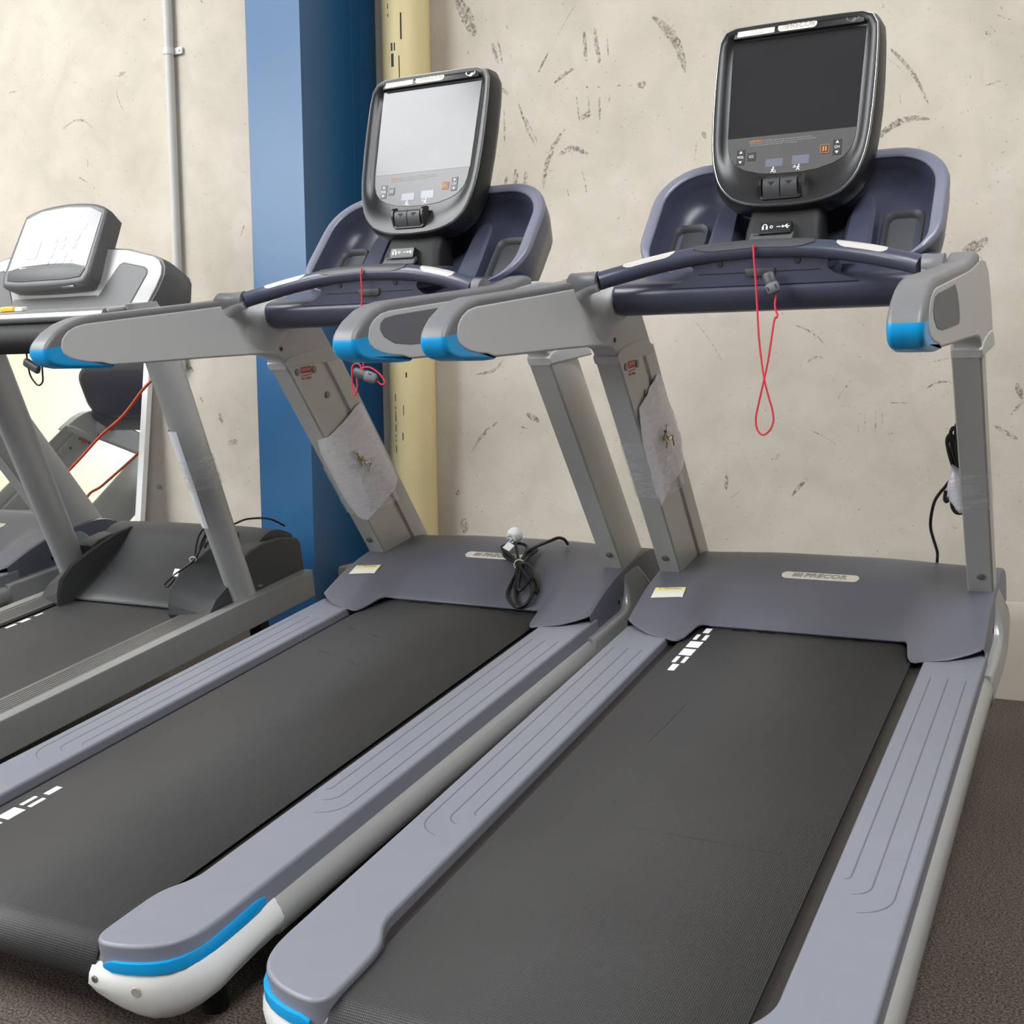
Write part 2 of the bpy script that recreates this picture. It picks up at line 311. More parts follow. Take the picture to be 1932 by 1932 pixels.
SCUFFS=[([(-1.684,2.592),(-1.648,2.526),(-1.622,2.477),(-1.603,2.427)],0.0504),([(-1.525,2.392),(-1.5,2.31)],0.0183),([(-1.499,2.399),(-1.481,2.308)],0.0085),([(-1.16,2.494),(-1.197,2.451),(-1.259,2.362)],0.0024),([(-1.284,2.327),(-1.328,2.256)],0.0088),([(-1.18,2.255),(-1.216,2.237),(-1.26,2.21)],0.016),([(-0.866,2.4),(-0.809,2.345),(-0.769,2.288),(-0.738,2.185)],0.0334),([(-1.412,2.15),(-1.381,2.063),(-1.346,1.992)],0.0116),([(-1.387,2.102),(-1.331,1.994)],0.0058),([(-1.218,2.035),(-1.268,1.968),(-1.297,1.899),(-1.308,1.824)],0.0211),([(-1.243,1.941),(-1.187,1.961),(-1.12,1.933)],0.0212),([(-1.196,1.981),(-1.187,1.931)],0.0049),([(-1.151,1.881),(-1.136,1.835),(-1.127,1.78)],0.0061),([(-1.21,1.816),(-1.197,1.76)],0.0062),([(-1.467,1.879),(-1.477,1.838)],0.013),([(-1.426,1.904),(-1.431,1.831)],0.0194),([(-1.382,1.895),(-1.389,1.828)],0.018),([(-1.136,2.384),(-1.128,2.265)],0.0158),([(-1.094,2.389),(-1.074,2.258)],0.0181),([(-1.044,2.361),(-1.038,2.28)],0.006),([(-1.215,2.183),(-1.2,2.182)],0.0074),([(-1.172,2.178),(-1.157,2.177)],0.0074),([(-1.129,2.178),(-1.115,2.178)],0.0073),([(-1.084,2.173),(-1.07,2.173)],0.0072),([(-1.045,2.175),(-1.031,2.175)],0.0072),([(-1.004,2.17),(-0.989,2.17)],0.0071),([(-0.957,2.166),(-0.943,2.166)],0.0071),([(-0.923,2.16),(-0.888,2.167)],0.0292),([(-1.168,2.15),(-1.156,2.056)],0.0061),([(-1.119,2.145),(-1.116,2.063)],0.0061),([(-1.074,2.14),(-1.074,2.053)],0.0084),([(-1.032,2.14),(-1.035,2.108)],0.006),([(-0.694,1.936),(-0.702,1.868)],0.0039),([(-0.672,1.97),(-0.658,1.948)],0.0167),([(-1.498,2.221),(-1.453,2.188)],0.0144),([(-1.476,2.134),(-1.475,1.988)],0.0065),([(-1.15,2.067),(-1.107,2.084)],0.0245),([(-0.329,1.27),(-0.267,1.241),(-0.219,1.196)],0.0062),([(-0.282,1.137),(-0.252,1.153),(-0.225,1.15)],0.0095),([(-0.177,1.101),(-0.19,1.064)],0.0047),([(-0.127,1.074),(-0.159,1.027),(-0.185,0.99)],0.0059),([(0.125,1.127),(0.205,1.145)],0.0037),([(0.125,1.042),(0.158,1.061),(0.202,1.064)],0.0075),([(0.005,0.993),(0.069,0.993)],0.0045),([(-0.268,0.898),(-0.213,0.871),(-0.173,0.845)],0.0048),([(-0.101,0.926),(-0.099,0.889)],0.0033),([(-0.079,0.967),(-0.076,0.9)],0.0033),([(-0.043,0.967),(-0.04,0.89)],0.0032),([(-0.02,0.96),(-0.017,0.9)],0.0032),([(-0.333,0.655),(-0.299,0.698),(-0.272,0.726)],0.0139),([(-0.57,0.74),(-0.573,0.675)],0.0146),([(0.406,1.059),(0.428,1.005)],0.0188),([(0.429,0.999),(0.392,0.951)],0.0082),([(0.345,0.916),(0.418,0.872)],0.0155),([(-0.699,1.298),(-0.632,1.212),(-0.592,1.145)],0.0037),([(-0.405,0.785),(-0.378,0.807)],0.0183),([(-0.554,0.644),(-0.522,0.67)],0.0051),([(-0.064,1.869),(-0.033,1.907),(0.015,1.934),(0.064,1.942),(0.112,1.933)],0.0219),([(-0.028,2.185),(0.024,2.129),(0.07,2.062),(0.107,1.982)],0.0135),([(0.013,2.032),(0.019,1.987)],0.0022),([(0.228,1.486),(0.262,1.506),(0.308,1.53)],0.0409),([(0.28,1.479),(0.302,1.446)],0.0034),([(0.276,2.193),(0.295,2.177)],0.011),([(0.292,2.208),(0.313,2.181)],0.0038),([(0.312,2.239),(0.362,2.215)],0.005),([(0.272,2.02),(0.33,2.031)],0.0059),([(-0.034,2.15),(0.016,2.108)],0.0032),([(-3.83,2.296),(-3.76,2.326),(-3.692,2.319),(-3.644,2.284)],0.0094),([(-3.481,2.451),(-3.476,2.403),(-3.443,2.334)],0.0057),([(-3.482,2.498),(-3.417,2.508)],0.0178),([(-3.743,2.066),(-3.677,2.027)],0.0076),([(-2.764,1.783),(-2.795,1.722)],0.0102),([(-4.187,2.501),(-4.114,2.505)],0.0063),([(-2.97,2.762),(-2.949,2.742)],0.0089),([(-3.682,2.143),(-3.682,2.088)],0.0076),([(-3.293,2.729),(-3.301,2.719)],0.0079),([(-1.521,0.918),(-1.586,0.868),(-1.643,0.795)],0.0135),([(-1.616,1.109),(-1.54,1.123),(-1.489,1.167)],0.0137),([(-1.391,0.952),(-1.334,0.922)],0.0247),([(-1.72,0.621),(-1.693,0.637)],0.0194),([(-1.686,0.522),(-1.674,0.46)],0.0351),([(-1.417,0.9),(-1.384,0.894)],0.0066),([(-3.056,1.023),(-3.034,0.999)],0.0155),([(-2.944,0.952),(-2.931,0.904)],0.0228),([(-2.905,0.808),(-2.844,0.827)],0.0303),([(-3.34,0.603),(-3.3,0.598)],0.0245),([(-3.142,1.186),(-3.089,1.138)],0.0313)]
LAN1=[(-0.0049,-0.3381,1.3689),(-0.0039,-0.3381,1.3454),(0.0016,-0.3381,1.2864),(0.006,-0.3381,1.2273),(0.0103,-0.3381,1.1679),(0.0165,-0.3381,1.1203),(0.0236,-0.3381,1.0773),(0.0338,-0.3381,1.039),(0.0426,-0.3381,1.0104),(0.0453,-0.3381,0.9865),(0.0371,-0.3381,0.966),(0.0226,-0.3381,0.9563),(0.0103,-0.3381,0.967),(0.0063,-0.3381,0.9911),(0.0116,-0.3381,1.0223),(0.0236,-0.3381,1.0773),(0.0327,-0.3381,1.1247),(0.0437,-0.3381,1.2024),(0.0489,-0.3381,1.2088),(0.0497,-0.3381,1.2163),(0.0453,-0.3381,1.2282),(0.0444,-0.3381,1.2423),(0.0473,-0.3381,1.2586)]
CLIP1=[(0.0287,-0.3501,1.303),(0.0436,-0.3501,1.265)]
LAN2=[(-1.0244,-0.3278,1.3699),(-1.0274,-0.3278,1.3468),(-1.0247,-0.3278,1.3176),(-1.0261,-0.3278,1.2691),(-1.0251,-0.3278,1.191),(-1.0239,-0.3278,1.1321),(-1.0268,-0.3278,1.1125),(-1.0359,-0.3278,1.1264),(-1.0477,-0.3278,1.1276),(-1.0575,-0.3278,1.1189),(-1.0582,-0.3278,1.0932),(-1.0578,-0.3278,1.0654),(-1.0512,-0.3278,1.0475),(-1.0435,-0.3278,1.0653),(-1.0439,-0.3278,1.093),(-1.0411,-0.3278,1.1088),(-1.0244,-0.3278,1.1164),(-1.0055,-0.3278,1.1181),(-0.9824,-0.3278,1.106),(-0.9665,-0.3278,1.0902),(-0.961,-0.3278,1.0765),(-0.9739,-0.3278,1.0746),(-0.9945,-0.3278,1.0905)]
CLIP2=[(-1.0499,-0.3378,1.1069),(-0.9903,-0.3378,1.0885)]
CORD2=[[(0.2026,0.4643,0.337),(0.2066,0.4351,0.3593),(0.2046,0.3983,0.3745),(0.1876,0.3785,0.3702),(0.155,0.3667,0.3578),(0.1296,0.359,0.3462),(0.1167,0.345,0.3337),(0.1147,0.3173,0.3222),(0.1159,0.2975,0.3159),(0.1196,0.2764,0.3084),(0.1238,0.2549,0.2944),(0.1236,0.2158,0.2719),(0.13,0.1835,0.2568),(0.152,0.1535,0.2443),(0.176,0.1344,0.238),(0.1971,0.122,0.2405),(0.2145,0.1377,0.2459),(0.2174,0.1699,0.2593),(0.2086,0.204,0.2732),(0.1862,0.2366,0.2871),(0.1544,0.2655,0.3019),(0.125,0.2881,0.3105),(0.0843,0.3243,0.3183),(0.0396,0.36,0.3284),(0.0102,0.3877,0.334),(0.01,0.3993,0.3385),(0.0308,0.4014,0.343),(0.0564,0.4124,0.345),(0.0816,0.4079,0.3423),(0.0972,0.3915,0.337)],[(0.0972,0.3915,0.337),(0.1167,0.3371,0.3306),(0.1222,0.291,0.3181),(0.1254,0.272,0.3066),(0.1373,0.2327,0.2848),(0.1535,0.1893,0.2652),(0.1754,0.1551,0.2507),(0.1984,0.1336,0.2418),(0.2199,0.1349,0.2506),(0.2209,0.1598,0.2628),(0.21,0.1929,0.2768),(0.1864,0.2218,0.2882),(0.145,0.263,0.3072),(0.1142,0.2951,0.3147),(0.0702,0.3289,0.3161),(0.0422,0.3463,0.32),(0.0289,0.3613,0.3247),(0.0304,0.3739,0.3292)],[(0.0304,0.3739,0.3292),(0.0776,0.3274,0.3258),(0.1186,0.2878,0.3223),(0.1488,0.2802,0.3239),(0.1718,0.2666,0.3182),(0.1856,0.2456,0.3082),(0.1901,0.2174,0.2949),(0.1866,0.1936,0.2833),(0.1805,0.1773,0.2744),(0.1666,0.1851,0.2752),(0.1493,0.2227,0.2887),(0.1368,0.2649,0.3095),(0.1355,0.2839,0.3211),(0.1323,0.3357,0.3285),(0.1351,0.3762,0.3338),(0.131,0.3887,0.3362),(0.1305,0.3553,0.3351),(0.1294,0.2957,0.3207)],[(0.1294,0.2957,0.3207),(0.1384,0.2838,0.3109),(0.1688,0.262,0.2987),(0.2005,0.2367,0.2846),(0.2186,0.2129,0.2729),(0.2216,0.1945,0.2637),(0.2125,0.2027,0.2689),(0.1857,0.2301,0.2856),(0.1337,0.2716,0.3142),(0.117,0.292,0.3279),(0.102,0.3177,0.3405),(0.085,0.3436,0.3532),(0.0721,0.3626,0.363)]]
PLUG2=[(0.0702,0.3665,0.3637),(0.0407,0.399,0.3745),(0.0349,0.3684,0.3683),(0.0789,0.333,0.3523),(0.123,0.2866,0.3221),(0.1039,0.2877,0.3041)]
CORD1=[(0.263,0.66,0.225),(0.27,0.62,0.273),(0.278,0.57,0.323),(0.283,0.53,0.355),(0.28,0.47,0.41),(0.279,0.43,0.449),(0.284,0.4,0.489),(0.297,0.36,0.537),(0.313,0.33,0.567),(0.331,0.31,0.592),(0.348,0.29,0.621),(0.362,0.27,0.661),(0.367,0.26,0.697)]
COIL1=[[(0.366,0.255,0.63),(0.352,0.255,0.664),(0.343,0.255,0.698),(0.34,0.255,0.721),(0.346,0.255,0.735),(0.354,0.255,0.728),(0.362,0.255,0.69),(0.37,0.255,0.647)],[(0.37,0.255,0.638),(0.356,0.255,0.681),(0.348,0.255,0.728),(0.351,0.255,0.749),(0.359,0.255,0.749),(0.366,0.255,0.707),(0.372,0.255,0.656)],[(0.372,0.255,0.638),(0.364,0.255,0.69),(0.36,0.255,0.745),(0.364,0.255,0.764),(0.369,0.255,0.758),(0.373,0.255,0.69)],[(0.353,0.255,0.573),(0.353,0.255,0.555),(0.361,0.255,0.54),(0.373,0.255,0.537),(0.382,0.255,0.543)],[(0.338,0.255,0.594),(0.336,0.255,0.572),(0.341,0.255,0.566),(0.347,0.255,0.577)]]
WRAP1=[(0.353,0.25,0.66),(0.343,0.25,0.604),(0.348,0.25,0.574),(0.372,0.25,0.542),(0.383,0.25,0.545),(0.377,0.25,0.631),(0.371,0.25,0.648)]
CREASES=[[(-0.249, -0.12), (-0.193, -0.139)], [(-0.142, -0.153), (-0.091, -0.176)], [(0.021, -0.207), (0.072, -0.23)], [(0.181, -0.265), (0.244, -0.296)], [(-0.202, -0.306), (-0.15, -0.329)], [(-0.078, -0.352), (-0.028, -0.378)], [(0.059, -0.41), (0.084, -0.417)], [(0.151, -0.437), (0.22, -0.468)], [(0.245, -0.473), (0.288, -0.491)]]
SCRATCHES=[[(-0.155, -0.598), (-0.148, -0.481), (-0.143, -0.355)], [(-0.055, -0.947), (0.084, -0.951), (0.224, -0.956)]]
# ---------------------------------------------------------------- treadmill with touch screen (deck level in its own frame, then inclined)
TILT=math.radians(8.4); MZ=.24
def mach_matrix(dx,dy,yaw):
    Rx=Matrix.Rotation(TILT,4,'X'); Rz=Matrix.Rotation(yaw,4,'Z')
    return Matrix.Translation((dx,dy,FLOORZ))@Rz@Matrix.Translation((0,0,.25))@Rx@Matrix.Translation((0,0,-MZ))
VV=Vector((0,.093,.22)).normalized(); NN=Vector((0,-VV.z,VV.y)); MP0=Vector((0,.133,1.477))
def MON(u,w,h=0): return tuple(MP0+Vector((u,0,0))+VV*w+NN*h)
ES=Vector((0,.743,.669)); EN=Vector((0,-.669,.743)); DP0=Vector((0,-.03,1.19))
def DISH(x,s,h=0): return tuple(DP0+Vector((x,0,0))+ES*s+EN*h)
def post_y(z): return .313-(z-.323)*.5855
RAIL=[(.322,.10),(.322,-1.33),(.3215,-1.37),(.313,-1.40),(.297,-1.43),(.2895,-1.46),(.288,-1.50),(.288,-1.562),(.2892,-1.575),(.2935,-1.586),(.301,-1.5945),(.314,-1.5995),(.335,-1.599),(.36,-1.594),(.385,-1.586),(.405,-1.576),(.424,-1.562),(.438,-1.545),(.449,-1.522),(.455,-1.495),(.457,-1.46),(.457,.10)]
RAILS=[RAIL[0]]+spline2(RAIL[1:-1],3)+[RAIL[-1]]
ARM_FACE=[(-.856,1.129),(-.849,1.147),(-.841,1.155),(-.828,1.164),(-.803,1.1725),(-.773,1.1755),(-.61,1.1735),(-.426,1.171),(-.324,1.170),(-.252,1.171),(-.188,1.175),(-.1,1.178),(-.02,1.170),(.04,1.147),(.08,1.113),(.125,1.063),(.17,.995),(.19,.962),(-.063,.970),(-.072,.990),(-.087,1.004),(-.11,1.013),(-.16,1.022),(-.379,1.041),(-.571,1.056),(-.712,1.068),(-.74,1.077),(-.778,1.083),(-.813,1.092),(-.837,1.102),(-.852,1.114)]
ARM_TIP=[(-.13,1.150),(-.13,1.190),(-.16,1.196),(-.2,1.190),(-.26,1.1845),(-.33,1.184),(-.43,1.185),(-.6,1.188),(-.747,1.1905),(-.785,1.1875),(-.822,1.1795),(-.859,1.1645),(-.882,1.149),(-.892,1.140),(-.897,1.131),(-.900,1.116),(-.893,1.101),(-.884,1.093),(-.872,1.0875),(-.844,1.0795),(-.74,1.0655),(-.70,1.0625),(-.693,1.0665),(-.697,1.075),(-.72,1.084),(-.765,1.094),(-.765,1.145),(-.61,1.147),(-.426,1.147),(-.252,1.147)]
def tip_part(name,upper,m,parent,flip):
    bm=bmesh.new(); prism_bm(bm,ARM_TIP,FX,.3905,.4485,.011,4,flip)
    bmesh.ops.remove_doubles(bm,verts=bm.verts,dist=1e-6)
    r=bmesh.ops.bisect_plane(bm,geom=bm.verts[:]+bm.edges[:]+bm.faces[:],plane_co=(0,0,1.131),plane_no=(0,0,1),clear_outer=not upper,clear_inner=upper)
    es=[e for e in r['geom_cut'] if isinstance(e,bmesh.types.BMEdge)]
    bmesh.ops.holes_fill(bm,edges=es,sides=0)
    return wn(finish(name,bm,m,parent,45))
GLASS=[(.158,.246),(-.158,.246),(-.1515,0),(-.149,-.03),(-.142,-.052),(-.127,-.07),(-.105,-.083),(-.067,-.094),(-.03,-.098),(.03,-.098),(.067,-.094),(.105,-.083),(.127,-.07),(.142,-.052),(.149,-.03),(.1515,0)]
TRIM_HALF=[(0,.276),(.10,.2755),(.15,.274),(.168,.270),(.180,.259),(.1855,.24),(.188,.20),(.1885,.12),(.187,.05),(.183,-.02),(.177,-.065),(.166,-.105),(.150,-.134),(.128,-.155),(.098,-.169),(.06,-.177),(0,-.180)]
def raycast_outline(poly,c,n):
    o=[]; cx,cy=c; m=len(poly)
    for k in range(n):
        a=2*math.pi*(k+.5)/n; dx,dy=math.cos(a),math.sin(a); best=None
        for i in range(m):
            x1,y1=poly[i]; x2,y2=poly[(i+1)%m]; ex,ey=x2-x1,y2-y1; den=dx*ey-dy*ex
            if abs(den)<1e-12: continue
            t=((x1-cx)*ey-(y1-cy)*ex)/den; s=((x1-cx)*dy-(y1-cy)*dx)/den
            if t>0 and -1e-9<=s<=1+1e-9 and (best is None or t>best): best=t
        o.append((cx+dx*best,cy+dy*best))
    return o
def hood_yr(x):
    return interp(abs(x),[(0,.133),(.235,.133),(.25,.130),(.262,.121),(.270,.100),(.277,.055),(.283,.025),(.292,.006),(.304,-.002),(.34,-.001),(.38,.011),(.42,.036),(.449,.06)])
ZC=[(0,.220),(.133,.2345),(.2,.260),(.28,.290),(.359,.3165),(.41,.327),(.45,.331),(.5,.331),(.55,.323),(.6,.303),(.63,.27),(.645,.22)]
ZS=[(-.01,.238),(.0,.240),(.06,.257),(.12,.277),(.187,.2965),(.25,.309),(.32,.3175),(.4,.320),(.45,.3215),(.5,.320),(.55,.313),(.6,.293),(.63,.258),(.645,.20)]
def hood_z(x,y):
    f=sm((y-.30)/.2); t=sm((abs(x)-(.235-.13*f))/(.11+.22*f)); return interp(y,ZC)*(1-t)+interp(y,ZS)*t
def decal(name,pts,fn,h0,h1,m,parent):
    return prism(name,pts,fn,h0,h1,m,parent)
def side_parts(root,flip):
    s=-1 if flip else 1
    r=prism('foot_rail',RAILS,FZ,.188,.236,'rail_blue_grey',root,.007,4,flip,bev0=0,ang=50)
    # pressed grip lines on the rail top
    for x,ya,cx in ((.430,-1.055,.365),(.391,-1.03,.355),(.353,-1.008,.340)):
        rad=x-cx; path=[(x,-.10)]+[(x,-.10-(-.10-ya)*i/6) for i in range(1,7)]
        path+=[(cx+rad*math.cos(a),ya-rad*.9*math.sin(a)) for a in [math.radians(t) for t in (15,30,45,60,75)]]
        bm=bmesh.new(); L=[];Rr=[]
        P=[Vector((a,b,0)) for a,b in path]
        for i,p in enumerate(P):
            t=(P[min(i+1,len(P)-1)]-P[max(i-1,0)]).normalized(); nn=Vector((-t.y,t.x,0))
            w=.0014*(1 if i<len(P)-2 else .4)
            L.append((p+nn*w));Rr.append((p-nn*w))
        rings=[[(a.x,a.y,.2345),(a.x,a.y,.2364),(b.x,b.y,.2364),(b.x,b.y,.2345)] for a,b in zip(L,Rr)]
        loft_bm(bm,rings,flip=flip); finish('grip_line',bm,'hood_blue_grey',r)
    # side tube
    sec=[(.447+.029*math.cos(2*math.pi*k/24),.160+.038*math.sin(2*math.pi*k/24)) for k in range(24)]
    t=loft('side_tube',[[(a,y,b) for a,b in sec] for y in (.055,-1.34)],'silver_tube',root,flip=flip,ang=60)
    # end cap: section swept round the rear corner
    path=[(.447,-1.338),(.447,-1.40),(.447,-1.46),(.445,-1.50),(.438,-1.528),(.426,-1.549),(.408,-1.567),(.386,-1.580),(.36,-1.589),(.33,-1.595),(.305,-1.597),(.285,-1.595)]
    P=[Vector((a,b,0)) for a,b in path]; rings=[]
    for i,p in enumerate(P):
        tt=(P[min(i+1,len(P)-1)]-P[max(i-1,0)]).normalized(); nn=Vector((-tt.y,tt.x,0))
        if nn.dot(Vector((p.x-.33,p.y+1.45,0)))<0: nn=-nn
        f=i/(len(P)-1); bot=.122-.027*sm(f*1.9)+.030*sm((f-.6)/.4); top=.199-.004*sm(f/.14)
        prof=[(-.02,top),(.006,top),(.014,top-.005),(.024,top-.018),(.029,top-.035),(.026,bot+.03),(.017,bot+.012),(.0,bot+.002),(-.02,bot)]
        if f>.25: prof=[(a if a<.006 else a-.010*sm((f-.25)/.3),b) for a,b in prof]
        rings.append([tuple(Vector((p.x,p.y,0))+nn*a+Vector((0,0,b))) for a,b in prof])
    cap=loft('end_cap',rings,'cap_white',root,flip=flip,ang=60)
    # blue strip above the cap
    bl=[(.4585,-1.362),(.4600,-1.38),(.4610,-1.42),(.4605,-1.47),(.4585,-1.50),(.452,-1.528),(.4415,-1.551),(.426,-1.5695),(.406,-1.583),(.386,-1.592),(.36,-1.600),(.335,-1.604),(.318,-1.605)]
    rings=[]
    for i,(a,b) in enumerate(bl):
        f=i/(len(bl)-1); e=min(1,f*16+.45,(1-f)*9+.35); z0=.2075-.011*sm(f*1.6); hh=.0085*e+.0015
        q=Vector((a-.40,b+1.40,0)) if f>.4 else Vector((1,0,0)); q.normalize()
        rings.append([tuple(Vector((a,b,0))+q*o+Vector((0,0,z0+dz))) for o,dz in ((-.01,-hh),(.0012,-hh),(.0025,0),(.0012,hh),(-.01,hh))])
    loft('accent_strip',rings,'accent_blue',cap,flip=flip,ang=60)
    disc('screw',(s*.300,-1.6125,.172),(0,-1,0),.006,.003,'bolt_dark',cap)
    disc('plug',(s*.378,-1.6005,.160),(s*.3,-1,-.05),.0090,.003,'grey_print',cap,18)
    tube('rear_foot',[(s*.40,-1.46,.125),(s*.40,-1.46,.038)],.025,'rubber_black',root,14)
    # elbow and upright
    elbow=[(.03,.2015),(.116,.2025),(.198,.204),(.25,.204),(.272,.208),(.288,.22),(.299,.240),(.305,.262),(.303,.283),(.300,.300),(.303,.314),(.33,.319),(.378,.319),(.408,.316),(.436,.290),(.473,.236),(.486,.206),(.487,.18),(.475,.15),(.45,.125),(.41,.108),(.35,.100),(.25,.104),(.15,.112),(.03,.120)]
    el=prism('upright_base',elbow,FX,.425,.4765,'silver_tube',root,.014,4,flip,ang=60,deform=lambda v:(v[0]-(.024*sm((v[2]-.2)/.11) if v[0]>.44 else 0),v[1],v[2]))
    disc('side_hole',(s*.4535,.262,.232),(s,0,0),.0075,.0012,'black_matte',root,12)
    sec=[(.389,0),(.444,0),(.4485,.005),(.4485,.06),(.446,.10),(.440,.145),(.430,.185),(.417,.222),(.404,.25),(.396,.262),(.388,.262),(.386,.25),(.3865,.186),(.3925,.176),(.3925,.166),(.3865,.156),(.3855,.006)]
    zs=[.20,.29,.45,.62,.80,.985]
    up=loft('upright',[[(x,post_y(z)+y,z) for x,y in sec] for z in zs],'silver_paint',root,flip=flip,ang=30)
    disc('bolt',(s*.42,post_y(.366)-.0005,.366),(0,-.863,-.505),.0095,.006,'bolt_dark',up,16,1)
    # arm
    col=[(.191,.958),(-.066,.966),(-.076,.984),(-.06,.998),(.0,1.004),(.10,1.006),(.150,1.002),(.174,.986)]
    a=prism('arm_shell',ARM_FACE,FX,.389,.4495,'arm_grey',root,.006,3,flip)
    prism('collar',col,FX,.3850,.4520,'arm_grey',a,.006,3,flip)
    tip_part('arm_pad',True,'pad_grey',a,flip); tip_part('blue_tip',False,'accent_blue',a,flip)
    ins=[(-.812,1.140),(-.808,1.152),(-.795,1.160),(-.76,1.163),(-.54,1.160),(-.505,1.142),(-.478,1.115),(-.466,1.090),(-.481,1.0835),(-.706,1.097),(-.765,1.107),(-.80,1.124)]
    prism('side_insert',ins,FX,.445,.4503,'insert_grey',a,.001,1,flip)
    if flip: disc('arm_hole',(-.3885,-.078,1.026),(1,0,0),.006,.0012,'black_matte',a,12)
    # sockets for grip bar and console beam
    sk=[(.400,-.285,1.160,.042),(.388,-.268,1.168,.032),(.374,-.256,1.174,.026),(.360,-.249,1.1775,.0238),(.3525,-.247,1.178,.0232)]
    for nm,a0,mm in (('bar_socket',20,'pad_grey'),('socket_shell',200,'arm_grey')):
        loft(nm,[[(s*x,cy+r*math.cos(math.radians(a0+t)),cz+r*math.sin(math.radians(a0+t))) for t in range(-4,185,12)] for x,cy,cz,r in sk],mm,a,ang=60)
    rr=[]
    for x,cy,cz,ry,rz in ((.395,-.13,1.10,.10,.085),(.382,-.125,1.108,.082,.068),(.368,-.118,1.116,.068,.05),(.356,-.115,1.12,.062,.043),(.350,-.115,1.12,.062,.043)):
        rr.append([(x,cy+ry*math.cos(2*math.pi*k/24),cz+rz*math.sin(2*math.pi*k/24)) for k in range(24)])
    loft('beam_socket',rr,'arm_grey',a,flip=flip,ang=60)
    return up,a,cap
def make_treadmill(root):
    # deck, belt
    r=.045; cy=-1.556; zt=.2225; prof=[(.30,zt)]+[(.2-.16*i,zt) for i in range(11)]
    prof+=[(cy-r*math.sin(math.radians(a)),zt-r+r*math.cos(math.radians(a))) for a in range(0,181,10)]+[(.30,zt-2*r)]
    bm=bmesh.new(); uv=bm.loops.layers.uv.new('UVMap'); hw=.2925; th=.0022
    arc=[0]
    for (a,b),(c,d) in zip(prof[:-1],prof[1:]): arc.append(arc[-1]+math.hypot(c-a,d-b))
    vL=[[bm.verts.new((x,y,z)) for y,z in prof] for x in (-hw,hw)]
    for i in range(len(prof)-1):
        f=bm.faces.new((vL[0][i],vL[1][i],vL[1][i+1],vL[0][i+1]))
        for l,(x,k) in zip(f.loops,((-hw,i),(hw,i),(hw,i+1),(-hw,i+1))): l[uv].uv=(x,arc[k])
    me=D.meshes.new('running_belt'); bm.to_mesh(me); bm.free(); me.polygons.foreach_set('use_smooth',[True]*len(me.polygons))
    belt=link('running_belt',me,'belt_black',root)
    so=belt.modifiers.new('thick','SOLIDIFY'); so.thickness=.0022; so.offset=0
    box('deck_board',(0,-.65,.168),(.70,1.62,.09),'deck_brown',root,.003)
    tube('rear_roller',[(-.315,cy,zt-r),(.315,cy,zt-r)],r-.003,'bolt_dark',root,28)
    box('chassis',(0,.30,.155),(.86,.62,.10),'black_matte',root,.01)
    for s in (-1,1):
        bm=bmesh.new(); box_bm(bm,(s*.30,.26,-.02),(.05,.06,.32),.006); finish('lift_leg',bm,'black_matte',root)
        disc('lift_wheel',(s*.30-.02,.23,-.165),(1,0,0),.042,.04,'rubber_black',root,18)
    # hood
    xs=sorted(set([round(v,4) for v in [i*.0225 for i in range(0,11)]+[.235,.243,.25,.256,.262,.266,.270,.2735,.277,.280,.283,.2875,.292,.298,.304,.315,.33,.345,.36,.38,.40,.42,.435,.447]]))
    xs=[-x for x in xs[::-1] if x>0]+xs; NV=26; bm=bmesh.new(); G=[]
    for x in xs:
        yr=hood_yr(x); G.append([bm.verts.new((x,yr+(.645-yr)*(j/NV),hood_z(x,yr+(.645-yr)*(j/NV)))) for j in range(NV+1)])
    for i in range(len(xs)-1):
        for j in range(NV): bm.faces.new((G[i][j],G[i+1][j],G[i+1][j+1],G[i][j+1]))
    lip=[[bm.verts.new(v.co+Vector((0,dy,dz))) for v in [g[0] for g in G]] for dy,dz in ((-.002,-.002),(-.0015,-.0045),(.01,-.0055))]
    prev=[g[0] for g in G]
    for row in lip:
        for i in range(len(xs)-1): bm.faces.new((prev[i],prev[i+1],row[i+1],row[i]))
        prev=row
    for gi,s in ((0,-1),(-1,1)):
        prev=G[gi]
        for dx,f in ((.0045,lambda z:z-.003),(.0065,lambda z:z-.010),(.0065,lambda z:.196)):
            row=[bm.verts.new((s*(.447+dx),v.co.y,f(v.co.z) if f(v.co.z)<v.co.z else v.co.z-.005)) for v in G[gi]]
            for j in range(NV): bm.faces.new((prev[j],prev[j+1],row[j+1],row[j]))
            prev=row
    row=[bm.verts.new((g[-1].co.x,.648,.10)) for g in G]
    for i in range(len(xs)-1): bm.faces.new((G[i][-1],G[i+1][-1],row[i+1],row[i]))
    hood=finish('motor_hood',bm,'hood_blue_grey',root,40)
    # slotted strip visible under the lip
    bm=bmesh.new()
    box_bm(bm,(0,.150,.2275),(.50,.014,.008)); finish('seal_strip',bm,'dark_grey_plastic',hood)
    for x in (-.16,-.09,.09,.16): box('seal_clip',(x,.1285,.2245),(.045,.004,.0025),'black_matte',hood)
    # brand plate
    def HD(a,b,t):
        y=.359+b; zz=hood_z(0,y); return (a,y,zz+t)
    pl=prism('brand_plate',rrect(.105,.0155,.0150,6),HD,-.003,.0016,'plate_cream',hood,.0006,1)
    ey=Vector((0,.05,hood_z(0,.385)-hood_z(0,.335))).normalized()
    oz=hood_z(0,.359)+.0018
    text('lettering','PRECOR',.026,'grey_print',pl,(.013,.358,oz),(1,0,0),ey,.0006,shear=.25,sx=1.18,bold=.0005)
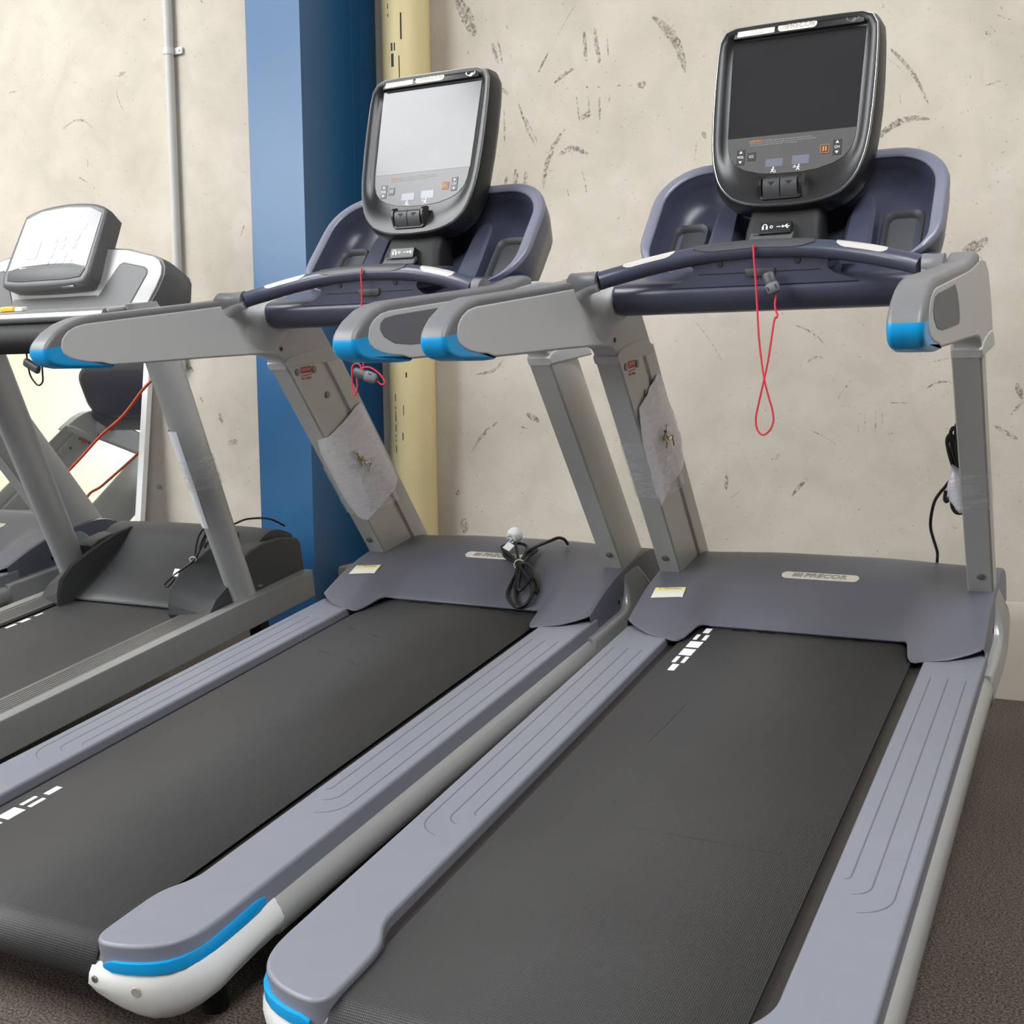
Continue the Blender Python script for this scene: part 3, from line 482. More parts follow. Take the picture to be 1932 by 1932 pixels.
    for k in range(4):
        bm=bmesh.new(); x=-.075+k*.0068
        prism_bm(bm,[(x,-.009),(x+.0035,-.009),(x+.0078,.009),(x+.0043,.009)],lambda a,b,t:tuple(Vector((a,.358,oz))+ey*b+Vector((0,0,t))),-.0006,.0006); finish('logo_bar',bm,'grey_print',pl)
    def drape(name,c,t,m,par,n=8):
        bm=bmesh.new(); G=[]
        for h in (t,-.004):
            G.append([[bm.verts.new((x,y,hood_z(x,y)+h)) for x,y in [tuple((c[0][k]*(1-i/n)+c[1][k]*i/n)*(1-j/n)+(c[3][k]*(1-i/n)+c[2][k]*i/n)*j/n for k in (0,1)) for i in range(n+1)]] for j in range(n+1)])
        for g in G:
            for j in range(n):
                for i in range(n): bm.faces.new((g[j][i],g[j][i+1],g[j+1][i+1],g[j+1][i]))
        return finish(name,bm,m,par)
    sk=drape('caution_sticker',[(-.4195,.157),(-.333,.172),(-.3385,.222),(-.422,.207)],.0014,'sticker_white',hood)
    drape('sticker_band',[(-.421,.189),(-.336,.204),(-.3385,.222),(-.422,.207)],.0020,'sticker_yellow',sk)
    text('lettering','ATTENTION!',.0105,'grey_print',sk,(-.379,.2055,hood_z(-.379,.2055)+.0036),(1,.17,0),(0,.05,hood_z(-.38,.23)-hood_z(-.38,.18)),.0003)
    parts=[side_parts(root,f) for f in (False,True)]
    # decals on the left upright (inner face)
    upL=parts[1][0]
    for y,z,n in ((-.022,.952,1),(.058,.9495,1),(.108,.866,1)): disc('bolt',(-.3862,y,z),(1,0,0),.0105,.004,'bolt_dark',upL,16,1)
    d=prism('serial_decal',[(-.006,.945),(.043,.943),(.043,.962),(-.006,.964)],FX,-.3868,-.3852,'red_print',upL)
    text('lettering','CAUTION',.0095,'sticker_white',d,(-.3849,.0185,.9545),(0,1,-.04),(0,0,1),.0002)
    box('decal_bar',(-.3856,.0185,.938),(.001,.05,.0028),'red_print',d)
    text('lettering','PAT. PEND.',.0095,'red_print',d,(-.3850,.0185,.929),(0,1,-.04),(0,0,1),.0002)
    # grip bar
    path=[(x,interp(abs(x),[(0,-.176),(.1,-.178),(.15,-.182),(.2,-.190),(.25,-.202),(.3,-.219),(.33,-.233),(.352,-.246)]),interp(abs(x),[(0,1.226),(.1,1.2225),(.15,1.218),(.2,1.2105),(.25,1.2015),(.3,1.1905),(.33,1.184),(.352,1.178)])) for x in [-.352+.704*i/44 for i in range(45)]]
    bar=tube('grip_bar',path,.0205,'navy_plastic',root,20)
    def strip(name,x0,x1,m,rad,half,dz=0):
        pts=[]
        for i in range(13):
            x=x0+(x1-x0)*i/12
            y=interp(abs(x),[(0,-.176),(.1,-.178),(.15,-.182),(.2,-.190),(.25,-.202),(.3,-.219),(.352,-.246)]); z=interp(abs(x),[(0,1.226),(.1,1.2225),(.15,1.218),(.2,1.2105),(.25,1.2015),(.3,1.1905),(.352,1.178)])
            e=min(1,.45+min(i,12-i)*.4)
            h=half*e
            pts.append([(x,y-rad*math.sin(math.radians(a)),z+rad*math.cos(math.radians(a))) for a in [18+h*q for q in (-1,-.5,0,.5,1)]]+[(x,y-.012*math.sin(math.radians(a)),z+.012*math.cos(math.radians(a))) for a in [18+h,18-h]])
        return loft(name,pts,m,bar,ang=60)
    strip('pulse_sensor',-.298,-.186,'sensor_steel',.0217,44); strip('pulse_sensor',.172,.280,'sensor_steel',.0217,44)
    strip('grip_pad',-.142,.125,'dark_grey_plastic',.0225,58)
    # console beam below the bar
    sec=[(-.172,1.108),(-.183,1.128),(-.182,1.148),(-.164,1.163),(-.11,1.170),(-.04,1.178),(.0,1.19),(.05,1.185),(.07,1.15),(.06,1.115),(.03,1.096),(-.03,1.087),(-.11,1.086),(-.15,1.092)]
    sec=spline2(sec,3,True)
    rings=[]
    for x,k in ((-.353,.86),(-.349,.96),(-.340,1),(-.2,1),(0,1),(.2,1),(.340,1),(.349,.96),(.353,.86)):
        rings.append([(x,-.06+(a+.06)*k,1.13+(b-1.13)*k) for a,b in sec])
    beam=loft('console_beam',rings,'navy_plastic',root,ang=50)
    web=[(-.215,1.150)]+[(-.19,1.160),(-.165,1.168),(-.150,1.180),(-.148,1.192),(-.158,1.2),(-.19,1.2),(-.19,1.225),(0,1.238),(.19,1.225),(.19,1.2),(.158,1.2),(.148,1.192),(.150,1.180),(.165,1.168),(.19,1.160),(.215,1.15)]
    wb=bmesh.new(); V=[];n=len(web)
    for a,b in web: V.append((a,-.1845,b))
    for a,b in web: V.append((a,-.06,b))
    F=[tuple(range(n))[::-1],tuple(range(n,2*n))]+[(i,(i+1)%n,n+(i+1)%n,n+i) for i in range(n)]
    addVF(wb,V,F); webo=finish('center_web',wb,'navy_plastic',root,30)
    for x in (-.086,.086): disc('web_screw',(x,-.1845,1.199),(0,-1,.1),.007,.002,'black_matte',webo,14)
    box('seam',(0,-.1845,1.178),(.27,.002,.0012),'black_matte',webo)
    lat=[(-.03,1.186),(.037,1.186),(.036,1.173),(.030,1.168),(-.018,1.168),(-.027,1.173)]
    prism('safety_latch',lat,FY,-.1895,-.165,'dark_grey_plastic',webo,.002,2)
    # dish shell
    def outline(inset,s0,s1,r): return [(x,y) for x,y in rrect(.357-inset,(s1-s0)/2,r,8,0,(s0+s1)/2)]
    def taper(x,s): return x*(1-.03*max(0,s))
    specs=[(.045,.03,.31,.10,-.135),(.020,.0,.338,.115,-.125),(.004,-.02,.352,.125,-.06),(0,-.02,.356,.13,-.012),(.002,-.02,.354,.128,-.004),(.008,-.02,.348,.122,0),(.026,-.02,.330,.108,0),(.030,-.02,.326,.104,-.005),(.036,-.02,.318,.10,-.03),(.055,-.02,.297,.09,-.065),(.09,-.02,.262,.08,-.078),(.16,-.02,.20,.06,-.08)]
    rings=[[DISH(taper(x,s),s,h) for x,s in outline(i,s0,s1,r)] for i,s0,s1,r,h in specs]
    dish=loft('console_shell',rings,'navy_plastic',root,ang=60)
    rr=[[DISH(taper(x,s),s,h) for x,s in outline(i,s0,s1,r)] for i,s0,s1,r,h in ((-.001,-.02,.357,.131,-.012),(.0005,-.02,.3555,.1295,-.004),(.007,-.02,.349,.123,.0012),(.027,-.02,.329,.107,.0012),(.0305,-.02,.3255,.1035,-.004))]
    loft('shell_rim',rr,'navy_rim',dish,cap0=False,cap1=False,ang=60)
    for s in (-1,1):
        # raised ridge beside the neck and dark bottle pocket
        rid=[[DISH(s*(.165+dx*k),ss,h) for dx,h in ((-.055,-.085),(-.040,-.052),(-.028,-.040),(.022,-.036),(.031,-.041),(.036,-.075))] for ss,k in ((-.02,1.05),(.08,1.0),(.16,.92),(.21,.85),(.235,.6),(.243,.3))]
        loft('shell_ridge',rid,'navy_plastic',dish,ang=30)
        pk=[(x,y) for x,y in rrect(.046,.118,.026,6,0,.085)]
        rings=[[DISH(s*(.256+x*k),.085+(y-.085)*(1-(1-k)*.45),h) for x,y in pk] for k,h in ((1,-.10),(1,-.060),(.95,-.056),(.87,-.060),(.80,-.064),(.74,-.072))]
        loft('bottle_pocket',rings,'dark_grey_plastic',dish,ang=40)
    # neck
    nk=[[(x,y,z) for x,y in rrect(hx,hy,.02,3,0,cy)] for hx,hy,cy,z in ((.095,.05,.06,1.20),(.09,.045,.075,1.26),(.085,.04,.105,1.30),(.085,.035,.165,1.36),(.10,.025,.205,1.43))]
    neck=loft('monitor_neck',nk,'black_matte',root,ang=40)
    PB=lambda a,b,t:tuple(Vector((-.012+a*.84,.015,1.264))+Vector((0,.45,.89)).normalized()*b*.84+Vector((0,-.89,.45)).normalized()*t)
    blk=prism('port_block',[(-.045,-.016),(.045,-.016),(.045,.018),(-.045,.018)],PB,-.03,.004,'black_plastic',neck,.003,2)
    def pbar(pts): 
        bm=bmesh.new(); prism_bm(bm,pts,PB,.0038,.0046); return bm
    bm=bmesh.new(); R=[]
    for k in range(9): 
        a=math.radians(180-22.5*k); R.append((-.028+.0065*math.cos(a),.004+.0075*math.sin(a)))
    R2=[(-.028+(x+.028)*.72,.004+(y-.004)*.72) for x,y in R[::-1]]
    prism_bm(bm,R+R2,PB,.0038,.0046); prism_bm(bm,[(-.036,-.005),(-.031,-.005),(-.031,.005),(-.036,.005)],PB,.0038,.0046); prism_bm(bm,[(-.025,-.005),(-.020,-.005),(-.020,.005),(-.025,.005)],PB,.0038,.0046)
    finish('headphone_symbol',bm,'white_print',blk)
    bm=bmesh.new(); ro=[(-.010+.0045*math.cos(2*math.pi*k/14),.002+.0045*math.sin(2*math.pi*k/14)) for k in range(14)]
    loft_bm(bm,[[PB(-.010+(x+.010)*q,.002+(y-.002)*q,t) for x,y in ro] for q,t in ((1,.0038),(1,.0046),(.6,.0046),(.6,.0038))],cap0=False,cap1=False); finish('jack_socket',bm,'white_print',blk)
    finish('usb_slot',pbar([(.004,.001),(.016,.001),(.016,.0028),(.004,.0028)]),'white_print',blk)
    bm=bmesh.new()
    for q in ([(.020,.0012),(.041,.0012),(.041,.003),(.020,.003)],[(.026,.002),(.030,.002),(.036,.008),(.032,.008)],[(.029,.002),(.033,.002),(.038,-.004),(.034,-.004)],[(.019,-.001),(.024,-.001),(.024,.005),(.019,.005)]): prism_bm(bm,q,PB,.0038,.0046)
    finish('usb_symbol',bm,'white_print',blk)
    PL=lambda a,b,t:tuple(Vector((-.020+a,.005,1.243))+Vector((0,.8,.6))*b+Vector((0,-.6,.8))*t)
    lab=prism('rating_label',[(-.05,-.012),(.05,-.012),(.05,.016),(-.05,.016)],PL,-.006,.002,'trim_silver',neck)
    text('lettering','PRECOR INCORPORATED',.0075,'black_matte',lab,PL(0,.009,.0024),(1,0,0),(0,.8,.6),.0002)
    # monitor
    full=TRIM_HALF+[(-a,b) for a,b in TRIM_HALF[-2:0:-1]]; c0=(0,.04); NS=72
    T=raycast_outline(full,c0,NS); Gl=raycast_outline(GLASS,c0,NS)
    def sc(P,k,off=(0,0)): return [(c0[0]+(a-c0[0])*k+off[0],c0[1]+(b-c0[1])*k+off[1]) for a,b in P]
    def grow(P,d):
        o=[]
        for a,b in P:
            v=Vector((a-c0[0],b-c0[1])); l=v.length; o.append((c0[0]+v.x*(l+d)/l,c0[1]+v.y*(l+d)/l))
        return o
    layers=[(sc(T,.45),-.115),(sc(T,.72),-.112),(sc(T,.9),-.09),(grow(T,.004),-.062),(grow(T,.0135),-.045),(grow(T,.0155),-.03),(grow(T,.010),-.004),(grow(T,.004),.010),(grow(T,.0),.0165),(grow(T,-.006),.016)]
    rings=[[MON(a,b,h) for a,b in P] for P,h in layers]
    for k in (.25,.5,.75,1): rings.append([MON(a[0]+(b[0]-a[0])*k,a[1]+(b[1]-a[1])*k,.016+(.000-.016)*sm(k)*1.0) for a,b in zip(grow(T,-.006),Gl)])
    mon=loft('monitor',rings,'black_plastic',root,cap1=False,ang=50)
    rings=[[MON(a,b,h) for a,b in P] for P,h in ((grow(T,.0040),.0095),(grow(T,.0043),.0120),(grow(T,.0028),.0150),(grow(T,.0012),.0168),(grow(T,.0002),.0164))]
    loft('silver_trim',rings,'trim_silver',mon,cap0=False,cap1=False,ang=60)
    MP=lambda a,b,t:MON(a,b,t)
    scr=prism('screen',[(-.159,.248),(-.1525,.0),(.1525,.0),(.159,.248)],MP,-.012,.0004,'screen_glass',mon)
    pan=prism('key_panel',[(-.1525,-.0005)]+[p for p in GLASS[2:][1:-1]]+[(.1525,-.0005)],MP,-.012,.0012,'key_film',mon,.0005,1)
    prism('top_bar',[(-.155,.2495),(.155,.2495),(.152,.270),(-.152,.270)],MP,.004,.0135,'black_plastic',mon,.002,2)
    st=prism('asset_sticker',[(-.146,.2525),(-.056,.2535),(-.055,.2715),(-.145,.2715)],MP,.0125,.0148,'sticker_white',mon)
    for k in range(2): text('lettering','Model: TRM' if k else 'S/N AYZHE',.0062,'grey_print',st,MON(-.097,.2575+k*.007,.0150),(1,0,0),VV,.0002)
    bp=prism('brand_plate',rrect(.0465,.0098,.0095,5,-.001,.2625),MP,.0125,.0150,'sticker_white',mon,.0004,1)
    text('lettering','PRECOR',.0158,'grey_print',bp,MON(.0065,.2625,.0152),(1,0,0),VV,.0003,shear=.25,sx=1.15,bold=.0003)
    for k in range(3):
        x=-.036+k*.0042; prism('logo_bar',[(x,.2575),(x+.002,.2575),(x+.0045,.2675),(x+.0025,.2675)],MP,.0150,.0154,'grey_print',bp)
    # card-reader emblem
    bm=bmesh.new(); ring=[(.128+.015*math.cos(2*math.pi*k/20),.262+.0075*math.sin(2*math.pi*k/20)) for k in range(20)]
    loft_bm(bm,[[MON(.128+(x-.128)*q,.262+(y-.262)*q,t) for x,y in ring] for q,t in ((1,.0133),(1,.0142),(.84,.0142),(.84,.0133))],cap0=False,cap1=False)
    prism_bm(bm,[(.124,.253),(.131,.262),(.137,.262),(.133,.252)],MP,.0133,.0142); finish('card_symbol',bm,'trim_silver',mon)
    # keys
    def key(x0,x1,y0,y1): return prism('key',[(x0,y0),(x1,y0),(x1,y1),(x0,y1)],MP,0,.0024,'key_dark',pan,.0008,1)
    def tri(x,y,up,k): 
        q=1 if up else -1
        prism('arrow',[(x-.0038,y-.0028*q),(x+.0038,y-.0028*q),(x,y+.0036*q)],MP,.0024,.0029,'white_print',k)
    for x0,x1,lab in ((-.127,-.106,'VOL'),(.101,.121,'CH')):
        k=key(x0,x1,-.069 if lab=='VOL' else -.065,-.031 if lab=='VOL' else -.027); yc=-.05 if lab=='VOL' else -.046; xc=(x0+x1)/2
        tri(xc,yc+.0125,True,k); tri(xc,yc-.0125,False,k); text('lettering',lab,.0088,'white_print',k,MON(xc,yc,.0026),(1,0,0),VV,.0002)
    k=key(-.100,-.080,-.061,-.040); text('lettering','CC',.0085,'white_print',k,MON(-.090,-.0505,.0026),(1,0,0),VV,.0002)
    k=key(.073,.093,-.058,-.037)
    for x in (.0795,.0855): prism('pause_bar',[(x-.0015,-.0535),(x+.0015,-.0535),(x+.0015,-.0415),(x-.0015,-.0415)],MP,.0024,.0029,'orange_print',k)
    bm=bmesh.new()
    for q in ([(.073,-.058),(.093,-.058),(.093,-.057),(.073,-.057)],[(.073,-.038),(.093,-.038),(.093,-.037),(.073,-.037)],[(.073,-.058),(.074,-.058),(.074,-.037),(.073,-.037)],[(.092,-.058),(.093,-.058),(.093,-.037),(.092,-.037)]): prism_bm(bm,q,MP,.0024,.0028)
    finish('key_outline',bm,'orange_print',k)
    for x0,x1,y0,y1 in ((-.055,-.014,-.080,-.060),(.008,.048,-.079,-.057)): prism('led_window',[(x0,y0),(x1,y0),(x1,y1),(x0,y1)],MP,0,.0017,'lcd_grey',pan)
    def runner(cx,cy,tilt):
        bm=bmesh.new()
        for a,b,c,d,w in ((0,.004,-.001,-.001,.0026),(-.001,-.001,.003,-.0055,.0018),(-.001,-.001,-.005,-.005,.0018),(0,.003,.004,.001,.0014),(0,.003,-.0045,.0015,.0014)):
            v=Vector((c-a,d-b)); n2=Vector((-v.y,v.x)).normalized()*w/2
            prism_bm(bm,[(cx+a+n2.x,cy+b+n2.y),(cx+c+n2.x,cy+d+n2.y),(cx+c-n2.x,cy+d-n2.y),(cx+a-n2.x,cy+b-n2.y)],MP,.0011,.0016)
        prism_bm(bm,[(cx+.0008+.0019*math.cos(t*.785),cy+.0066+.0019*math.sin(t*.785)) for t in range(8)],MP,.0011,.0016)
        if tilt: prism_bm(bm,[(cx+.005,cy-.006),(cx+.0065,cy-.006),(cx+.0065,cy+.0005),(cx+.005,cy-.002)],MP,.0011,.0016)
        else:
            for j in range(3): prism_bm(bm,[(cx-.013+j*.001,cy+.001+j*.0022),(cx-.006,cy+.001+j*.0022),(cx-.006,cy+.0019+j*.0022),(cx-.013+j*.001,cy+.0019+j*.0022)],MP,.0011,.0016)
        finish('runner_symbol',bm,'white_print',pan)
    runner(-.036,-.0885,True); runner(.024,-.0875,False)
    text('lettering','WARNING',.0062,'orange_print',pan,MON(-.084,-.0125,.0014),(1,0,0),VV,.0002)
    for j,(s_,y) in enumerate((('Stop the belt and step onto the side rails before leaving the machine',-.0125),('Read the manual and attach the safety clip before use. Consult a physician before exercise',-.0175),('Stop if you feel pain, faint or dizzy. Keep clear of the moving belt',-.0225))):
        text('lettering',s_,.0043,'grey_print',pan,MON(-.068 if j==0 else -.096,y,.0014),(1,0,0),VV,.0001,align='LEFT')
    # paddle switch pair at the foot of the bezel
    hs=rrect(.050,.030,.010,4,-.008,-.138)
    tg=prism('paddle_housing',hs,MP,.004,.0195,'black_plastic',mon,.003,2)
    for cx in (-.029,.012):
        pd=[[MON(cx+x,y,h) for x in (-.0192,.0192)] for y,h in ((-.117,.020),(-.122,.031),(-.130,.035),(-.142,.033),(-.158,.024),(-.165,.017))]
        V=[];
        rr=[[MON(cx-.0192,y,.012),MON(cx-.0192,y,h),MON(cx+.0192,y,h),MON(cx+.0192,y,.012)] for y,h in ((-.117,.022),(-.121,.031),(-.129,.0355),(-.141,.0335),(-.156,.026),(-.166,.018))]
        p=loft('paddle',rr,'dark_grey_plastic',tg,ang=40)
        e=(Vector(MON(0,-.129,.0355))-Vector(MON(0,-.141,.0335))).normalized(); o=Vector(MON(cx,-.1355,.0347)); nn=Vector((1,0,0)).cross(e)
        prism('arrow',[(-.008,.004),(.008,.004),(0,-.0045)],lambda a,b,t:tuple(o+Vector((a,0,0))+e*b+nn*t),-.0005,.0007,'black_matte',p)
    for s in (-1,1):
        x=-.008+s*.047; rr=[[MON(x+dx,y,h) for dx,h in ((-.006,.012),(-.004,hh),(.004,hh),(.006,.012))] for y,hh in ((-.108,.020),(-.116,.034),(-.128,.037),(-.142,.033),(-.160,.020))]
        loft('paddle_guard',[[MON(x+dx,y,h) for dx,h in ((-.005,.010),(-.003,hh),(.003,hh),(.005,.010))] for y,hh in ((-.108,.018),(-.116,.034),(-.128,.0375),(-.142,.034),(-.162,.018))],'black_plastic',tg,ang=50)
    return root
def belt_marks(root,off,parent):
    for x0,x1,y0,y1 in ((-.253,-.236,.092,.128),(-.263,-.2525,.037,.077),(-.239,-.228,.037,.077),(-.263,-.229,-.020,.024),(-.263,-.230,-.078,-.033),(-.263,-.2525,-.131,-.090),(-.240,-.230,-.130,-.088),(-.255,-.238,-.185,-.143)):
        box('belt_mark',((x0+x1)/2,(y0+y1)/2+off,.2240),(x1-x0,y1-y0,.0006),'white_print',parent)
t1=empty('treadmill','treadmill nearest the camera with dark screen and white marks at front of belt','treadmill','matching touch screen treadmills')
make_treadmill(t1)
belt1=[c for c in t1.children if c.name.startswith('running_belt')][0]
copies=[]
T1M=mach_matrix(0,0,0)
def place_copy(lab,M):
    c=copy_tree(t1); c['label']=lab; c.matrix_world=M; copies.append(c); return c
t2=place_copy('middle treadmill with brightly reflecting screen, beside the blue column',mach_matrix(-1.016798,.010237,math.radians(-1.1966)))
t4=place_copy('treadmill mostly cut off at the far left edge behind the older treadmill',mach_matrix(-3.28,0,math.radians(-.5)))
t1.matrix_world=T1M
belt2=[c for c in t2.children if c.name.startswith('running_belt')][0]
belt_marks(t1,0,belt1); belt_marks(t2,-1.31,belt2)

def belt_dash(pts,w,m,parent):
    P=[Vector((a,b,0)) for a,b in pts]; bm=bmesh.new(); L=[]
    for i,p in enumerate(P):
        t=(P[min(i+1,len(P)-1)]-P[max(i-1,0)]).normalized(); n=Vector((-t.y,t.x,0))*w*(.35 if i in (0,len(P)-1) else 1)
        L.append([(p.x-n.x,p.y-n.y,.2228),(p.x-n.x,p.y-n.y,.2238),(p.x+n.x,p.y+n.y,.2238),(p.x+n.x,p.y+n.y,.2228)])
    loft_bm(bm,L); return finish('belt_crease',bm,m,parent)
for sgm in CREASES:
    (a,b),(c_,d)=sgm; belt_dash([(a,b),((a+c_)/2,(b+d)/2+.004),(c_,d)],.0022,'belt_worn',belt2)
for sgm in SCRATCHES: belt_dash(sgm,.0016,'belt_worn',belt1)
# ---------------------------------------------------------------- building services against the wall
colx0,colx1,coly=-2.306,-2.055,.839
c=empty('steel_column','blue painted steel column standing in front of the concrete wall','column')
bm=bmesh.new(); box_bm(bm,((colx0+colx1)/2,coly+.011,CEIL/2),(colx1-colx0,.022,CEIL-.002)); finish('front_flange',bm,'column_blue',c)
box('web_box',((colx0+colx1)/2,(coly+1.18)/2+.011,CEIL/2),(colx1-colx0-.004,1.18-coly-.022,CEIL-.002),'column_blue',c)
box('rear_flange',((colx0+colx1)/2,1.265,CEIL/2),(colx1-colx0+.004,.17,CEIL-.002),'column_blue',c)
box('weld_seam',(colx1-.002,1.183,CEIL/2),(.006,.008,CEIL-.01),'column_blue',c)
box('base_plinth',(colx1+.012,1.12,.175),(.16,.24,.35),'footing',c,.012,2)
pp=empty('drain_pipe','pale yellow plastic pipe rising beside the blue column','pipe')
tube('pipe_body',[(-1.857,1.266,.0),(-1.857,1.266,CEIL-.002)],.095,'pipe_yellow',pp,40)
def pipe_mark(z,h,a,w=.004):
    bm=bmesh.new(); r=.0953
    V=[(-1.857+r*math.sin(t),1.266-r*math.cos(t),zz) for zz in (z,z+h) for t in (a-w/r/2,a+w/r/2)]
    addVF(bm,V,[(0,1,3,2)]); finish('print_mark',bm,'cable_black',pp)
for z,h in ((1.005,.03),(.975,.01),(.96,.006),(.945,.012),(.925,.02),(.905,.008),(.885,.03),(.862,.01),(.846,.008),(.80,.03),(2.52,.02),(2.49,.012)): pipe_mark(z,h,-.25)
for z,h,a,w in ((2.30,.05,-.05,.012),(2.36,.03,-.02,.02),(2.25,.09,.25,.004),(2.4,.1,.35,.006),(2.18,.05,.3,.005),(1.1,.02,.3,.006),(.95,.04,.15,.003),(.85,.03,.1,.004)): pipe_mark(z,h,a,w)
cd=empty('conduit','thin light grey conduit fixed vertically to the concrete wall','conduit')
tube('conduit_pipe',[(-3.140,1.343,1.15),(-3.140,1.343,CEIL-.002)],.022,'conduit_grey',cd,20)
bm=bmesh.new(); tube_bm(bm,[(-3.140,1.343,2.545),(-3.140,1.343,2.575)],.0245,20); box_bm(bm,(-3.098,1.358,2.56),(.05,.012,.03),.003); cl=finish('saddle_clip',bm,'cap_white',cd)
disc('clip_screw',(-3.088,1.352,2.56),(0,-1,0),.005,.002,'bolt_dark',cl,10)
# scuffs on the wall face
def ribbon(pts,w,y,seed):
    rnd=random.Random(seed); P=spline([(a,0,b) for a,b in pts],8); n=len(P); bm=bmesh.new(); rows=[]
    for i,p in enumerate(P):
        t=(P[min(i+1,n-1)]-P[max(i-1,0)]).normalized(); nn=Vector((-t.z,0,t.x)); f=i/(n-1)
        e=(math.sin(math.pi*min(1,max(0,f*.92+.04)))**.7)*(.8+.35*rnd.random())*w/2
        k=(rnd.random()-.5)*w*.12
        rows.append([bm.verts.new((p.x+nn.x*(k+s*e),y,p.z+nn.z*(k+s*e))) for s in (-1,-.4,.4,1)])
    for a,b in zip(rows[:-1],rows[1:]):
        for j in range(3): bm.faces.new((a[j],a[j+1],b[j+1],b[j]))
    return bm
for i,(pts,w) in enumerate(SCUFFS):
    finish('scuff_mark',ribbon(pts,w,WALLY-.0006-.00002*(i%7),i),'scuff',wall)
# leaning mirror
mr=empty('leaning_mirror','tall mirror with thin silver frame leaning against the wall','mirror')
def MIR(x,s,h):   # s up along the glass, h off its face
    a=math.atan2(.178,1.29); return (x,1.168+s*math.sin(a)-h*math.cos(a),.004+s*math.cos(a)-h*math.sin(a)+h*math.sin(a)*2)
def mbox(name,x0,x1,s0,s1,h0,h1,m):
    bm=bmesh.new(); V=[MIR(x,s,h) for h in (h0,h1) for s in (s0,s1) for x in (x0,x1)]
    addVF(bm,V,[(0,1,3,2),(4,5,7,6),(0,1,5,4),(2,3,7,6),(0,2,6,4),(1,3,7,5)]); return finish(name,bm,m,mr)
mbox('mirror_pane',-5.2,-3.33,.03,1.27,.004,.010,'mirror_glass')
mbox('backing_board',-5.22,-3.31,.01,1.29,-.012,.004,'cap_white')
mbox('frame_side',-3.338,-3.305,.0,1.30,-.014,.016,'mirror_frame'); mbox('frame_side',-5.235,-5.202,.0,1.30,-.014,.016,'mirror_frame')
mbox('frame_rail',-5.202,-3.338,1.27,1.30,-.014,.016,'mirror_frame'); mbox('frame_rail',-5.202,-3.338,.0,.03,-.014,.016,'mirror_frame')
rc=tube('exercise_cord',spline([(-3.10,1.13,1.115),(-3.171,1.125,1.06),(-3.29,1.12,.945),(-3.42,1.115,.858),(-3.55,1.11,.752),(-3.70,1.105,.635),(-3.80,1.10,.56),(-3.86,1.08,.30),(-3.87,1.06,.008)],6),.0065,'orange_cord',None,10)
tag(rc,'orange red elastic cord hanging slantwise in front of the leaning mirror','cord')
